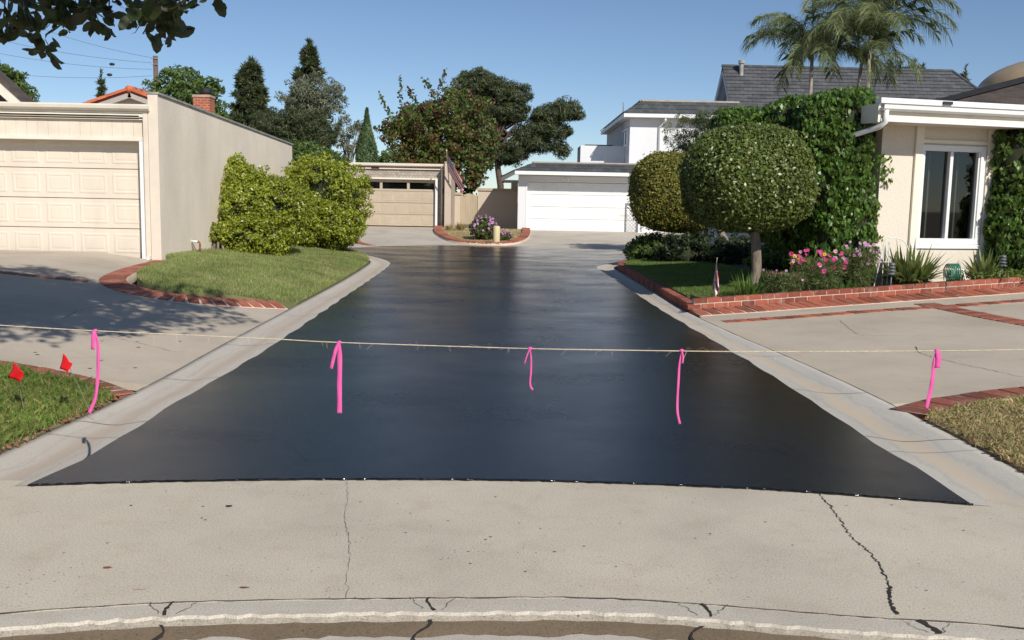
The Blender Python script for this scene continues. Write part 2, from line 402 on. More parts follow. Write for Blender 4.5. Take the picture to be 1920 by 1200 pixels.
M['curtain'] = paint('curtain', (.55, .53, .5), .1, .9)
M['bollard'] = paint('pale_yellow_post', (.62, .53, .30), .05, .5)
M['edging'] = paint('black_edging', (.018, .03, .028), .1, .45)
M['hose'] = paint('green_hose', (.05, .22, .14), .1, .4)
M['barkgrey'] = bark('grey_bark', (.26, .21, .165)); M['barkbrown'] = bark('brown_bark', (.12, .085, .06)); M['palmbark'] = bark('palm_bark', (.36, .31, .25))
M['dry'] = paint('dry_leaf', (.28, .13, .06), .4, .8, 30)
def vinyl(name, c, tr=.35):
    m, t, b = nodes(name); b.inputs['Base Color'].default_value = c + (1,); b.inputs['Roughness'].default_value = .35
    x = N(t, 'ShaderNodeBsdfTranslucent'); x.inputs[0].default_value = c + (1,); mx = N(t, 'ShaderNodeMixShader'); mx.inputs[0].default_value = tr
    out = [q for q in t.nodes if q.type == 'OUTPUT_MATERIAL'][0]; t.links.new(b.outputs[0], mx.inputs[1]); t.links.new(x.outputs[0], mx.inputs[2]); t.links.new(mx.outputs[0], out.inputs[0]); return m
M['pink'] = vinyl('pink_vinyl', (.95, .17, .52)); M['red'] = vinyl('red_vinyl', (.85, .02, .025))
def glass(name):
    m, t, b = nodes(name); t.nodes.remove(b)
    out = [q for q in t.nodes if q.type == 'OUTPUT_MATERIAL'][0]
    tr = N(t, 'ShaderNodeBsdfTransparent'); tr.inputs[0].default_value = (.55, .57, .57, 1); gl = N(t, 'ShaderNodeBsdfGlossy'); gl.inputs['Roughness'].default_value = .02
    mx = N(t, 'ShaderNodeMixShader'); mx.inputs[0].default_value = .06; t.links.new(tr.outputs[0], mx.inputs[1]); t.links.new(gl.outputs[0], mx.inputs[2]); t.links.new(mx.outputs[0], out.inputs[0]); return m
M['glass'] = glass('window_glass')
def flagmat():
    m, t, b = nodes('flag_cloth'); u = N(t, 'ShaderNodeUVMap'); sp = N(t, 'ShaderNodeSeparateXYZ'); t.links.new(u.outputs[0], sp.inputs[0])
    def mth(op, a, c=None):
        n = N(t, 'ShaderNodeMath', operation=op)
        for i, x in enumerate((a, c)):
            if x is None: continue
            if isinstance(x, (int, float)): n.inputs[i].default_value = x
            else: t.links.new(x, n.inputs[i])
        return n.outputs[0]
    s = mth('MODULO', mth('FLOOR', mth('MULTIPLY', sp.outputs[1], 13)), 2)          # 0 = red stripe, 1 = white
    stripes = mixc(t, (.48, .02, .035), (.8, .8, .8), s)
    can = mth('MULTIPLY', mth('LESS_THAN', sp.outputs[0], .4), mth('GREATER_THAN', sp.outputs[1], 6 / 13))
    fx = mth('SUBTRACT', mth('FRACT', mth('MULTIPLY', sp.outputs[0], 6 / .4)), .5); fy = mth('SUBTRACT', mth('FRACT', mth('MULTIPLY', mth('SUBTRACT', sp.outputs[1], 6 / 13), 5 / (7 / 13))), .5)
    st = mth('LESS_THAN', mth('ADD', mth('POWER', mth('ABSOLUTE', fx), .6), mth('POWER', mth('ABSOLUTE', fy), .6)), .72)
    blue = mixc(t, (.02, .03, .13), (.8, .8, .8), st)
    c = mixc(t, stripes, blue, can); t.links.new(c, b.inputs['Base Color']); b.inputs['Roughness'].default_value = .8; return m
M['flag'] = flagmat()

# ================================================================== the setting
def flat(x, y): return 0.0
def build_ground():
    xs = np.r_[-900, -300, -120, -60, np.arange(-30, 34.1, .6), 60, 120, 300, 900]
    ys = np.r_[-400, -120, -40, -12, -4, 0, 2.6, np.arange(3.2, 60, .6), 80, 120, 200, 400, 900]
    X, Y = np.meshgrid(xs, ys); Z = H(X, Y) - .09 - .25 * sm(4.2, 2.6, Y) * (Y < 4.2)
    n = len(xs); i = np.arange(len(ys) - 1)[:, None] * n + np.arange(n - 1)[None]
    F = np.stack([i, i + 1, i + n + 1, i + n], -1).reshape(-1, 4)
    tag(npmesh('ground', np.stack([X, Y, Z], -1).reshape(-1, 3), F, M['ground'], smooth=True), kind='structure')
build_ground()

inL = [(-2.62, 5.10), (-2.55, 5.95), (-2.58, 7.3), (-2.56, 8.6), (-2.58, 10.7), (-2.69, 14.5), (-2.80, 18.5), (-2.93, 22.2), (-3.02, 23.6), (-3.12, 24.3), (-3.4, 25.1), (-3.9, 25.9), (-4.7, 26.9), (-6, 27.8), (-7.6, 28.3)]
outL = [(-3.12, 5.05), (-3.08, 6.0), (-3.02, 7.2), (-3.02, 8.3), (-3.08, 10.2), (-3.17, 14.2), (-3.25, 18.2), (-3.38, 21.9), (-3.46, 23.2), (-3.56, 23.8), (-3.82, 24.5), (-4.25, 25.2), (-5.0, 26.1), (-6.2, 27.0), (-7.6, 27.4)]
inR = [(2.53, 5.08), (2.53, 5.6), (2.49, 6.4), (2.48, 8.1), (2.44, 9.8), (2.36, 11.7), (2.25, 14.4), (2.15, 18.8), (2.07, 23.2), (2.12, 24.2), (2.45, 25.2), (3.1, 26.3), (4.4, 27.3), (6.5, 28.0)]
outR = [(3.1, 5.0), (3.12, 5.6), (3.12, 6.5), (3.08, 8.0), (2.95, 9.8), (2.76, 11.7), (2.58, 14.4), (2.52, 18.8), (2.48, 22.8), (2.55, 23.7), (2.82, 24.6), (3.4, 25.6), (4.6, 26.6), (6.6, 27.3)]
backP = [(7.5, 28.4), (7.5, 30.3), (5.4, 31.0), (3.8, 32.3), (2.0, 33.7), (0.2, 34.1), (-1.9, 34.1), (-3.1, 33.7), (-4.4, 32.6), (-5.3, 31.0), (-7.6, 30.2)]
frontP = [(-2.62, 5.10), (-2.12, 5.19), (-1.37, 5.29), (-.59, 5.35), (.14, 5.37), (.9, 5.34), (1.64, 5.26), (2.53, 5.08)]
slabA = [(-7, 2.0), (-5, 2.65), (-3.4, 3.15), (-1.93, 3.50), (-1.37, 3.62), (-.83, 3.68), (-.11, 3.73), (.33, 3.75), (.71, 3.72), (1.37, 3.62), (2.0, 3.54), (3.4, 3.2), (5, 2.75), (7, 2.1)]

L_in = catmull(inL, .25); R_in = catmull(inR, .25); fr = catmull(frontP, .08)
def wob(pts, a, f):
    return [(x + a * math.sin(f * y * 2.1 + x) + random.uniform(-a, a) * .5, y + a * .7 * math.sin(f * 1.7 * x + y) + random.uniform(-a, a) * .6) for x, y in pts]
road_poly = wob(fr, .008, 9) + wob(R_in, .012, 3) + catmull(backP, .4) + wob(L_in[::-1], .012, 3)
road_poly = [p for i, p in enumerate(road_poly) if i == 0 or math.dist(p, road_poly[i - 1]) > .02]
road = patch('road', road_poly, .012, M['road'], .35, .02)
tag(road, 'freshly sealed black asphalt lane between the two concrete gutters')

# thick wet bead of sealer along the front edge
bead = MB(); bp = [(x, y - .001, .004 + random.uniform(0, .004)) for x, y in wob(catmull(frontP, .02), .004, 31)]; bead.tube(bp, [random.uniform(.004, .011) for _ in bp], 6)
wet = nodes('wet_sealer'); wet[2].inputs['Base Color'].default_value = (.006, .006, .007, 1); wet[2].inputs['Roughness'].default_value = .12
bead.build('edge_bead', wet[0], road, True)
# apron slab, kerb, street gutter
sl = catmull(slabA, .05)
apron_poly = sl + [(7, 5.2), (3.3, 5.2)] + [(2.53, 5.2), (1.64, 5.34), (.9, 5.42), (.14, 5.46), (-.59, 5.44), (-1.37, 5.38), (-2.12, 5.28), (-2.62, 5.2), (-3.3, 5.2), (-7, 5.2)]
apron = patch('apron', apron_poly, 0.0, M['slab'], .3, .08); tag(apron, 'pale pitted concrete apron slab in the foreground')
def off(path, d):
    P = np.array(path); t = np.gradient(P, axis=0); t /= np.linalg.norm(t, axis=1)[:, None]; n = np.stack([t[:, 1], -t[:, 0]], 1); return [tuple(p) for p in P + n * d]
k0 = off(sl, .012); k1 = wob(off(sl, .14), .010, 31)
kerb = strip('kerb', k0, k1, [(0, -.004), (.03, .0), (.5, .001), (.96, .0), (1, -.013)], M['kerb'], zf=flat, smooth=False); tag(kerb, kind='structure')
p1 = k1; p2 = wob(off(sl, .157), .006, 15); p3 = wob(off(sl, .27), .02, 8); p4 = off(sl, .95); p5 = off(sl, 1.0)
o = strip('kerb_lip', p1, p2, [(0, -.0125), (.5, -.022), (1, -.030)], M['lip'], zf=flat, parent=kerb, smooth=False)
o = strip('silt', p2, p3, [(0, -.0285), (.5, -.028), (1, -.0345)], M['dirt'], zf=flat, parent=kerb)
o = strip('street_gutter', off(sl, .24), p4, [(0, -.037), (1, -.03)], M['gutter'], zf=flat); tag(o, kind='structure')
street = patch('street', off(sl, .94) + [(40, -3), (40, -14), (-40, -14), (-40, -3)], -.038, paint('old_asphalt', (.06, .058, .055), .2, .9, 8), .8, .05, zf=flat)
# joints and cracks of the apron
for x, wd in ((-1.33, .016), (-.28, .012), (.80, .012), (1.62, .026)):
    k = min(range(len(sl)), key=lambda i: abs(sl[i][0] - x)); a = np.array(sl[k]); b = np.array(k1[k]); c = np.array(off(sl, .42)[k])
    pts = [tuple(a + (c - a) * t + np.array((.018 * math.sin(9 * t + x * 7), 0))) for t in np.linspace(0, .30, 9)]
    ribbon_line('crack', pts, wd, M['crack'], kerb, .004, .006, flat)
    pts = [tuple(a + (c - a) * t + np.array((.03 * math.sin(9 * t + x * 7) - .03, 0))) for t in np.linspace(.34, 1.0, 9)]
    ribbon_line('crack', pts, wd * 1.1, M['crack'], kerb, -.024, .006, flat)
    for s in (-1, 1):
        pts = [tuple(a + (c - a) * t + np.array((s * (.10 - .24 * t) + random.uniform(-.01, .01), 0))) for t in np.linspace(.02, .28, 8)]
        ribbon_line('crack', pts, .004, M['joint'], kerb, .004, .004, flat)
ribbon_line('joint', [tuple(p) for p in off(sl, .004)], .007, M['joint'], apron, .0025, .003, flat)
def crackpath(pts, n, j):
    P = resample(catmull(pts, .1), n); return [(x + random.uniform(-j, j), y + random.uniform(-j, j)) for x, y in P]
cr = [(1.74, 5.24), (1.735, 5.0), (1.72, 4.85), (1.70, 4.71), (1.68, 4.51), (1.69, 4.39), (1.69, 4.23), (1.66, 4.07), (1.63, 3.92), (1.57, 3.76), (1.55, 3.64)]
ribbon_line('crack', crackpath(cr, 110, .007), .0075, M['crack'], apron, .003, .004)
ribbon_line('crack', crackpath(cr[8:], 22, .004), .012, M['crack'], apron, .004, .005)
ribbon_line('crack', crackpath([(-.93, 5.33), (-.86, 5.0), (-.83, 4.7), (-.735, 4.3), (-.69, 4.0), (-.645, 3.7)], 60, .008), .0022, M['joint'], apron, .003, .003)
# tar drop and rust spots on the slab
def spot(x, y, rx, ry, mat, parent, dz=.0035):
    n = 14; V = [(x, y, h(x, y) + dz)] + [(x + rx * math.cos(2 * math.pi * i / n) * random.uniform(.8, 1.15), y + ry * math.sin(2 * math.pi * i / n) * random.uniform(.8, 1.15), h(x, y) + dz) for i in range(n)]
    return npmesh('stain', V, [(0, 1 + i, 1 + (i + 1) % n) for i in range(n)], mat, parent)
spot(-1.45, 4.82, .017, .016, M['blackmetal'], apron); spot(-1.72, 3.965, .018, .012, M['rust'], apron); spot(-1.95, 4.8, .008, .008, M['rust'], apron); spot(-1.08, 3.78, .02, .008, M['rust'], apron); spot(-1.5, 3.75, .03, .012, M['slab'], apron)
for i in range(45):
    x = random.uniform(-2, 2.3); y = random.uniform(3.85, 5.1); r = random.uniform(.002, .0055); spot(x, y, r * 1.5, r, M['joint'], apron)

# lane gutters
def gutter(name, a, b, label):
    n = 150; A = resample(catmull(a, .15), n); B = resample(catmull(b, .15), n)
    A2 = [(p[0] + (p[0] - q[0]) * .25, p[1] + (p[1] - q[1]) * .25) for p, q in zip(A, B)]
    o = strip(name, A2, B, [(0, .001), (.2, .001), (.32, -.002), (.5, -.016), (.65, -.012), (.9, .012), (1, .016), (1.005, -.05)], M['gutterL'] if a is inL else M['gutterR'], .004); tag(o, label, kind='structure')
    ribbon_line('joint', B[:118], .010, M['joint'], o, .022, .003)
    for k in (9, 19, 31, 47, 62, 78, 95):
        p, q = A[k], B[k]; ln = [(p[0] + (q[0] - p[0]) * t, p[1] + (q[1] - p[1]) * t + .02 * math.sin(6 * t + k)) for t in np.linspace(0, .98, 9)]
        V = []; zz = lambda t: np.interp(.2 + .8 * t, [0, .2, .32, .5, .65, .9, 1], [.001, .001, -.002, -.016, -.012, .012, .016])
        for (x, y), t in zip(ln, np.linspace(0, .98, 9)):
            z = h(x, y) + .0065 + zz(t); V += [(x, y - .004, z), (x, y + .004, z)]
        npmesh('joint', V, [(2 * i, 2 * i + 2, 2 * i + 3, 2 * i + 1) for i in range(8)], M['joint'], o)
    return o
gutL = gutter('gutter', inL, outL, 'concrete gutter along the left side of the black lane')
gutR = gutter('gutter', inR, outR, 'concrete gutter along the right side of the black lane with an orange stain')

# driveways
bordO = [(-6.39, 17.12), (-6.25, 15.34), (-6.05, 14.12), (-5.82, 13.44), (-5.48, 12.98), (-5.05, 12.72), (-4.59, 12.66), (-4.16, 12.80), (-3.68, 13.10), (-3.18, 13.5)]
frontLb = [(-2.99, 7.55), (-3.39, 7.9), (-3.9, 8.0), (-4.6, 8.05), (-6, 8.1), (-9, 8.1)]
gl = [p for p in catmull(outL, .3) if 7.6 < p[1] < 13.4]
driveL = patch('driveway', [(-9, 8.1), (-6, 8.1), (-4.6, 8.05), (-3.9, 8.0), (-3.39, 7.9)] + [(x - .012, y) for x, y in gl] + bordO[::-1] + [(-6.45, 17.18), (-13, 17.18), (-13, 8.1)], .02, M['drive'], .4)
tag(driveL, 'grey concrete driveway in tree shade before the cream garage')
gr = [p for p in catmull(outR, .3) if 7.5 < p[1] < 13.6]
driveR = patch('driveway', [(x + .012, y) for x, y in gr] + [(2.68, 13.63), (7.90, 14.94), (12, 16), (14, 14), (14, 8.6), (9, 8.3), (5.4, 8.2), (4.36, 8.04), (3.84, 7.89), (3.42, 7.73)], .02, M['drive'], .4)
tag(driveR, 'pale concrete driveway with brick bands beside the planter wall')
driveB = patch('driveway', [(-9.5, 29.6), (-7.6, 30.1), (-5.3, 30.9), (-4.4, 32.5), (-3.1, 33.6), (-1.9, 34.02), (-1.4, 34.1), (-2.2, 35.6), (-2.9, 38), (-3.25, 41), (-3.3, 43.2), (-9.5, 43.2)], .02, M['drive2'], .5)
tag(driveB, 'pale concrete driveway sloping up to the tan garage')
driveW = patch('driveway', [(-.25, 34.1), (.2, 34.05), (2.0, 33.6), (3.8, 32.2), (5.4, 30.9), (7.5, 30.2), (9, 30.2), (9, 42.3), (.5, 42.3), (.55, 40), (.4, 37.4)], .02, M['drive2'], .5)
tag(driveW, 'pale concrete driveway in front of the white garage')
for p, wd, par in (([(4.33, 12.58), (4.17, 11.63), (4.19, 11.31), (4.5, 11.2)], .006, driveR), ([(4.42, 10.4), (4.30, 9.95), (4.37, 9.45), (4.51, 8.98), (4.63, 8.55)], .007, driveR), ([(-4.9, 12.3), (-5.0, 11.2), (-4.9, 10.4)], .006, driveL), ([(-3.2, 9.4), (-4.5, 9.9), (-5.6, 10.2)], .005, driveL)):
    ribbon_line('crack', crackpath(p, 40, .012), wd, M['crack'], par, .024, .004)
for i in range(16):
    spot(random.uniform(-4.6, -3.3), random.uniform(8.2, 10.5), .02, .012, M['dry'] if i % 3 else M['crack'], driveL, .024)

# ------------------------------------------------------------------ bricks
def brickmesh(name, lx, ly, lz, c=.006):
    x, y = lx / 2, ly / 2; v = []
    for (a, b, z) in ((x, y, 0), (x, y, lz - c), (x - c, y - c, lz)): v += [(-a, -b, z), (a, -b, z), (a, b, z), (-a, b, z)]
    f = [(8, 9, 10, 11)]
    for k in (0, 4): f += [(k + i, k + (i + 1) % 4, k + 4 + (i + 1) % 4, k + 4 + i) for i in range(4)]
    me = bpy.data.meshes.new(name); me.from_pydata(v, [], f); return me
def lay(path, spacing, depth, mat, parent, top=.028, hgt=.05, zoff=0., side=0., name='brick', gap=.012, jit=.008, zf=None, tilt=0.):
    """bricks across a path, their shared mesh turned to follow it"""
    zf = zf or h
    P = np.array(path, float); d = np.r_[0, np.cumsum(np.linalg.norm(np.diff(P, axis=0), axis=1))]; n = int(d[-1] / spacing)
    me = brickmesh(name, spacing - gap, depth, hgt); me.materials.append(mat)
    for i in range(n):
        s = (i + .5) * d[-1] / n; x = np.interp(s, d, P[:, 0]); y = np.interp(s, d, P[:, 1])
        x2 = np.interp(s + .05, d, P[:, 0]); y2 = np.interp(s + .05, d, P[:, 1]); x1 = np.interp(s - .05, d, P[:, 0]); y1 = np.interp(s - .05, d, P[:, 1])
        a = math.atan2(y2 - y1, x2 - x1); x -= math.sin(a) * side; y += math.cos(a) * side
        o = bpy.data.objects.new(name, me); col.objects.link(o)
        o.location = (x, y, zf(x, y) + zoff + top - hgt + random.uniform(-.0025, .0025)); 
        dx = (zf(x + .1 * math.cos(a), y + .1 * math.sin(a)) - zf(x, y)) / .1; dy = (zf(x - .1 * math.sin(a), y + .1 * math.cos(a)) - zf(x, y)) / .1
        o.rotation_euler = (math.atan(dy) + tilt + random.uniform(-jit, jit), -math.atan(dx) + random.uniform(-jit, jit), a + random.uniform(-jit, jit) * 2); setparent(o, parent)
def border(name, path, spacing, depth, mat, label, side=0., top=.03, gap=.02, rise=0., ext=.02):
    C = catmull(path, .12)
    if side: C = off(C, -side)
    C = [tuple(p) for p in C]
    a = off(C, depth / 2 + ext); b = off(C, -depth / 2 - ext)
    o = strip(name, a, b, [(0, -.05), (0.001, top - .006), (.999, top + rise - .006), (1, -.05)], M['mortar']); tag(o, label, kind='structure')
    lay(C, spacing, depth, mat, o, top + .003 + rise / 2, .05, gap=gap, tilt=math.atan(rise / depth)); return o
border('brick_border', bordO, .165, .36, M['paver'], 'curved orange-red brick border round the left lawn', side=.19, rise=.055)
border('brick_border', [(-9.6, 12.6), (-8.0, 12.95), (-6.84, 13.12), (-6.3, 13.30), (-5.95, 13.42)], .21, .2, M['oldpaver'], 'thin brick band across the shaded left driveway', top=.026)
border('brick_border', [(-3.08, 7.42), (-3.35, 7.68), (-3.65, 7.82), (-4.1, 7.9), (-4.7, 7.94), (-6, 8.0)], .15, .24, M['oldpaver'], 'worn brick border beside the front left grass', top=.03)
border('brick_border', [(3.12, 7.34), (3.46, 7.6), (3.85, 7.77), (4.3, 7.93), (5.2, 8.08), (7, 8.2)], .2, .32, M['oldpaver'], 'worn brick border beside the dry front right grass', top=.03)
border('brick_border', [(2.86, 12.92), (3.96, 13.14), (5.10, 13.44), (6.31, 13.66), (7.42, 13.95), (9.2, 14.4)], .19, .24, M['paver'], 'narrow brick band running across the right driveway', top=.026, ext=.006)
border('brick_border', [(6.05, 14.05), (6.15, 13.11), (6.23, 12.39), (6.36, 11.6), (6.5, 10.6), (6.7, 9.5)], .12, .32, M['oldpaver'], 'brick band crossing the right driveway towards the street', top=.0265, ext=.006)
border('brick_border', [(2.70, 13.60), (3.70, 13.81), (5.06, 14.18), (6.87, 14.64), (7.90, 14.90), (9.4, 15.3)], .17, .42, M['paver'], 'flat orange-red brick course at the foot of the planter wall', side=.225, rise=.045)
border('brick_border', [(-5.93, 35.6), (-5.3, 33.6), (-4.75, 32.3)], .22, .3, M['paver'], 'short brick strip in the driveway of the tan garage', top=.03)
# kerb ring of the small island
isl = [(-3.3, 42.6), (-3.15, 40), (-2.86, 38), (-2.2, 35.6), (-1.5, 34.5), (-.85, 34.25), (-.2, 34.7), (.3, 36.6), (.5, 39), (.52, 41.9)]
ic = catmull(isl, .3); ia = off(ic, .18); ib = off(ic, -.18)
o = strip('brick_kerb', ia, ib, [(0, -.05), (.01, .08), (.1, .1), (.9, .1), (1, .02)], M['mortar']); tag(o, 'red brick kerb round the small dry island', kind='structure')
lay(ic, .24, .34, M['paver'], o, .125, .06, gap=.02)
island = patch('island', isl, .03, M['thatch'], .5)

# ------------------------------------------------------------------ lawns and beds
lawn_poly = [(-5.97, 17.1), (-5.83, 15.4), (-5.65, 14.4), (-5.44, 13.85), (-5.20, 13.45), (-4.93, 13.20), (-4.58, 13.10), (-4.28, 13.2), (-3.92, 13.45), (-3.42, 13.82)] + [(x - .03, y) for x, y in catmull(outL, .3) if 13.9 < y < 27.2] + [(-7.6, 27.3), (-7.3, 27), (-6.3, 17.3)]
def lawn_z(x, y): return h(x, y) + .085 * float(sm(0, .7, -3.2 - x))
lawn = patch('lawn', lawn_poly, .035, M['lawnbase'], .35, .12, zf=lawn_z)
parkL = [(-3.1, 5.3)] + [(x - .02, y) for x, y in catmull(outL, .2) if 5.4 < y < 7.25] + [(-3.2, 7.48), (-3.5, 7.66), (-4.1, 7.76), (-4.7, 7.8), (-6, 7.86), (-9, 7.9), (-9, 5.3)]
parkR = [(x + .02, y) for x, y in catmull(outR, .2) if 5.2 < y < 7.1] + [(3.26, 7.3), (3.55, 7.46), (3.9, 7.62), (4.35, 7.78), (5.2, 7.94), (7, 8.06), (9.5, 8.1), (9.5, 5.1), (3.13, 5.1)]
pl = patch('verge', parkL, .03, M['thatch'], .3, .1); pr = patch('verge', parkR, .03, M['thatch'], .3, .1)
kerbR = [(2.70, 14.08), (2.68, 14.9), (2.66, 17.2), (2.64, 19.6), (2.60, 21.9), (2.58, 22.9), (2.68, 23.8), (2.95, 24.65), (3.5, 25.5), (4.7, 26.5), (6.7, 27.2)]
bed_poly = [(2.74, 14.18), (7.9, 15.46), (9.4, 15.84), (12, 16.3), (12, 27.6), (6.7, 27.25)] + kerbR[::-1][1:-1]
bed = patch('planting_bed', bed_poly, .115, M['soil'], .4, .15)
lawnR_poly = [(2.8, 15.3), (3.3, 14.95), (4.1, 15.6), (4.7, 16.8), (4.9, 19), (4.8, 21.5), (4.4, 23.5), (3.5, 25.2), (3.0, 24.5), (2.76, 23.7), (2.68, 22.9), (2.72, 20)]
lawnR = patch('lawn', lawnR_poly, .135, M['lawnbase'], .35, .06)
kc = catmull(kerbR, .12)
o = strip('brick_kerb', off(kc, .062), off(kc, -.062), [(0, -.02), (.001, .118), (.999, .118), (1, -.02)], M['mortar']); tag(o, 'low red brick kerb curving round the shaded right lawn', kind='structure')
lay(kc, .21, .135, M['brick'], o, .14, .13, gap=.012)

# planter wall: two courses of single bricks
wA = np.array((2.66, 14.08)); wB = np.array((9.34, 15.77)); wl = np.linalg.norm(wB - wA); we = (wB - wA) / wl; wn = np.array((we[1], -we[0])); wang = math.atan2(we[1], we[0])
pw = thing('brick_wall', 'low two-course red brick planter wall along the right driveway', 'wall', (wA[0], wA[1], 0))
me = brickmesh('brick', .205, .10, .068, .007); me.materials.append(M['brick'])
core = MB()
nseg = 40
for i in range(nseg):
    a = wA + we * wl * i / nseg; b = wA + we * wl * (i + 1) / nseg; za = h(*a); zb = h(*b)
    f0 = a + wn * .044; f1 = b + wn * .044; r0_ = a - wn * .05; r1_ = b - wn * .05
    core.hexa([(*f0, za - .05), (*f1, zb - .05), (*r1_, zb - .05), (*r0_, za - .05), (*f0, za + .212), (*f1, zb + .212), (*r1_, zb + .212), (*r0_, za + .212)])
core.build('mortar', M['mortar'], pw)
nb = int(wl / .218)
for cz in range(2):
    for i in range(nb + 1):
        s = (i + (.5 if cz else 0.02)) * .218
        if s > wl: continue
        p = wA + we * s; z = h(*p) + .072 + cz * .082; sl_ = (h(*(p + we * .1)) - h(*(p - we * .1))) / .2
        o = bpy.data.objects.new('brick', me); col.objects.link(o); o.location = (p[0] + wn[0] * random.uniform(0, .003), p[1] + wn[1] * random.uniform(0, .003), z)
        o.rotation_euler = (0, -math.atan(sl_), wang + random.uniform(-.012, .012)); setparent(o, pw)
for s, zz in ((0, .03), (0, .112)):
    pass

# ================================================================== buildings
def panelmesh(name, wd, hg, mat):
    """raised door panel facing -Y: sloped edge, small groove, flat field"""
    v = []; rings = [(0, 0), (.018, .006), (.045, .006), (.058, .002), (.09, .006)]
    for i_, d in rings:
        x = wd / 2 - i_; z = hg / 2 - i_
        v += [(-x, -d, -z), (x, -d, -z), (x, -d, z), (-x, -d, z)]
    f = [(16, 17, 18, 19)]
    for k in range(4):
        for i in range(4): f.append((k * 4 + i, k * 4 + (i + 1) % 4, k * 4 + 4 + (i + 1) % 4, k * 4 + 4 + i))
    me = bpy.data.meshes.new(name); me.from_pydata(v, [], f); me.materials.append(mat); return me
def garage_door(par, x0, x1, y, z0, z1, cols, mat, pw_, ph_, xr_margin, windows=False, name='garage_door'):
    rows = 4; rh = (z1 - z0) / rows; d = MB()
    for r in range(rows):
        zt = z0 + (r + 1) * rh - .008
        if windows and r == 3: continue
        d.box(x0, x1, y, y + .05, z0 + r * rh + .004, zt)
    if windows:
        za = z1 - .42; zb = z1 - .13
        d.box(x0, x1, y, y + .05, z0 + 3 * rh + .002, za); d.box(x0, x1, y, y + .05, zb, z1)
        nw = cols // 2; pt = (x1 - x0) / nw
        for i in range(nw):
            d.box(x0 + i * pt - (.0 if i == 0 else .06), x0 + i * pt + .06, y + .001, y + .049, za, zb)
        d.box(x1 - .06, x1, y + .001, y + .049, za, zb)
    door = d.build(name, mat, par); bevel(door, .004, 1)
    MB().box(x0 + .01, x1 - .01, y + .052, y + .07, z0, z1).build('door_backing', M['blackmetal'] if windows else mat, par)
    me = panelmesh('door_panel', pw_, ph_, mat); pitch = (x1 - x0 - 2 * xr_margin) / cols
    for r in range(3 if windows else 4):
        for c in range(cols):
            o = bpy.data.objects.new('door_panel', me); col.objects.link(o); o.location = (x1 - xr_margin - (c + .5) * pitch, y - .0005, z0 + (r + .5) * rh); o.parent = door; o.matrix_parent_inverse = Matrix.Translation(-par.location)
            o.parent = door; o.matrix_parent_inverse = Matrix.Identity(4)
    if windows:
        for i in range(nw):
            q = MB().box(x0 + i * pt + .06, x0 + (i + 1) * pt - .06, y + .02, y + .028, za, zb).build('pane', M['glass']); q.parent = door
    return door

# --- cream garage on the left
G1 = thing('garage', 'cream double garage with long greige side wall on the left', 'garage', (-6.4, 17.2, .43))
MB().box(-13, -6.6, 17.5, 25.9, .2, 2.9).build('body', M['wallLend'], G1)
garage_door(G1, -11.52, -6.64, 17.42, .44, 2.57, 8, M['cream'], .50, .36, .04)
t_ = MB(); t_.box(-11.7, -6.55, 17.16, 17.44, 2.525, 2.59); t_.build('door_head', M['trim'], G1)
MB().box(-6.635, -6.55, 17.165, 17.45, .43, 2.524).build('door_jamb', M['white'], G1)
MB().box(-11.62, -11.52, 17.165, 17.45, .43, 2.524).build('door_jamb', M['white'], G1)
for i in range(34):
    x1 = -6.55 - i * .188; MB().box(x1 - .184, x1, 17.19 + random.uniform(-.002, .002), 17.23, 2.592, 2.885).build('plank', M['creamboard'], G1)
MB().box(-13, -6.46, 17.225, 17.5, 2.55, 3.02).build('header', M['creamboard'], G1)
bevel(MB().box(-13, -6.535, 17.13, 17.22, 2.888, 2.905).build('drip_strip', M['trim'], G1), .003)
bevel(MB().box(-13, -6.535, 17.10, 17.22, 2.93, 2.995).build('fascia', M['trim'], G1), .006)
gu = MB(); prof = [(17.12, 3.035), (17.04, 3.035), (17.0, 3.07), (16.985, 3.12), (16.985, 3.145), (17.0, 3.145), (17.01, 3.12), (17.12, 3.12)]
gu.prism([(-13, a, b) for a, b in prof], (6.6, 0, 0)); gu.build('roof_gutter', M['trim'], G1)
MB().box(-13, -6.44, 17.08, 17.5, 3.0, 3.06).build('soffit', M['trim'], G1)
MB().box(-13.2, -6.6, 17.1, 25.9, 2.92, 2.96).build('roof', M['cap'], G1)
bevel(MB().box(-6.535, -6.445, 17.09, 17.16, .48, 3.03).build('downspout', M['creamboard'], G1), .012, 3)
MB().box(-6.55, -6.44, 17.17, 17.5, .43, 3.0).build('corner_board', M['creamboard'], G1)
MB().prism([(-6.50, 17.10, .45), (-6.44, 17.10, .45), (-6.44, 17.0, .44), (-6.50, 17.0, .44)], (0, 0, .06)).build('downspout_foot', M['trim'], G1)
wp = [(-6.43, 17.10), (-6.262, 17.10), (-5.96, 26.0), (-6.13, 26.0)]; wt = (3.33, 3.33, 2.97, 2.97)
MB().hexa([(x, y, .15) for x, y in wp] + [(x, y, z) for (x, y), z in zip(wp, wt)]).build('side_wall', M['wallL'], G1)
MB().box(-6.434, -6.259, 17.085, 17.099, .44, 3.33).build('end_trim', M['wallLend'], G1)
MB().prism([(x + dx, y + dy, z + .002) for (x, y), z, dx, dy in zip(wp, wt, (-.03, .03, .03, -.03), (-.03, -.03, .03, .03))], (0, 0, .035)).build('coping', M['greymetal'], G1)

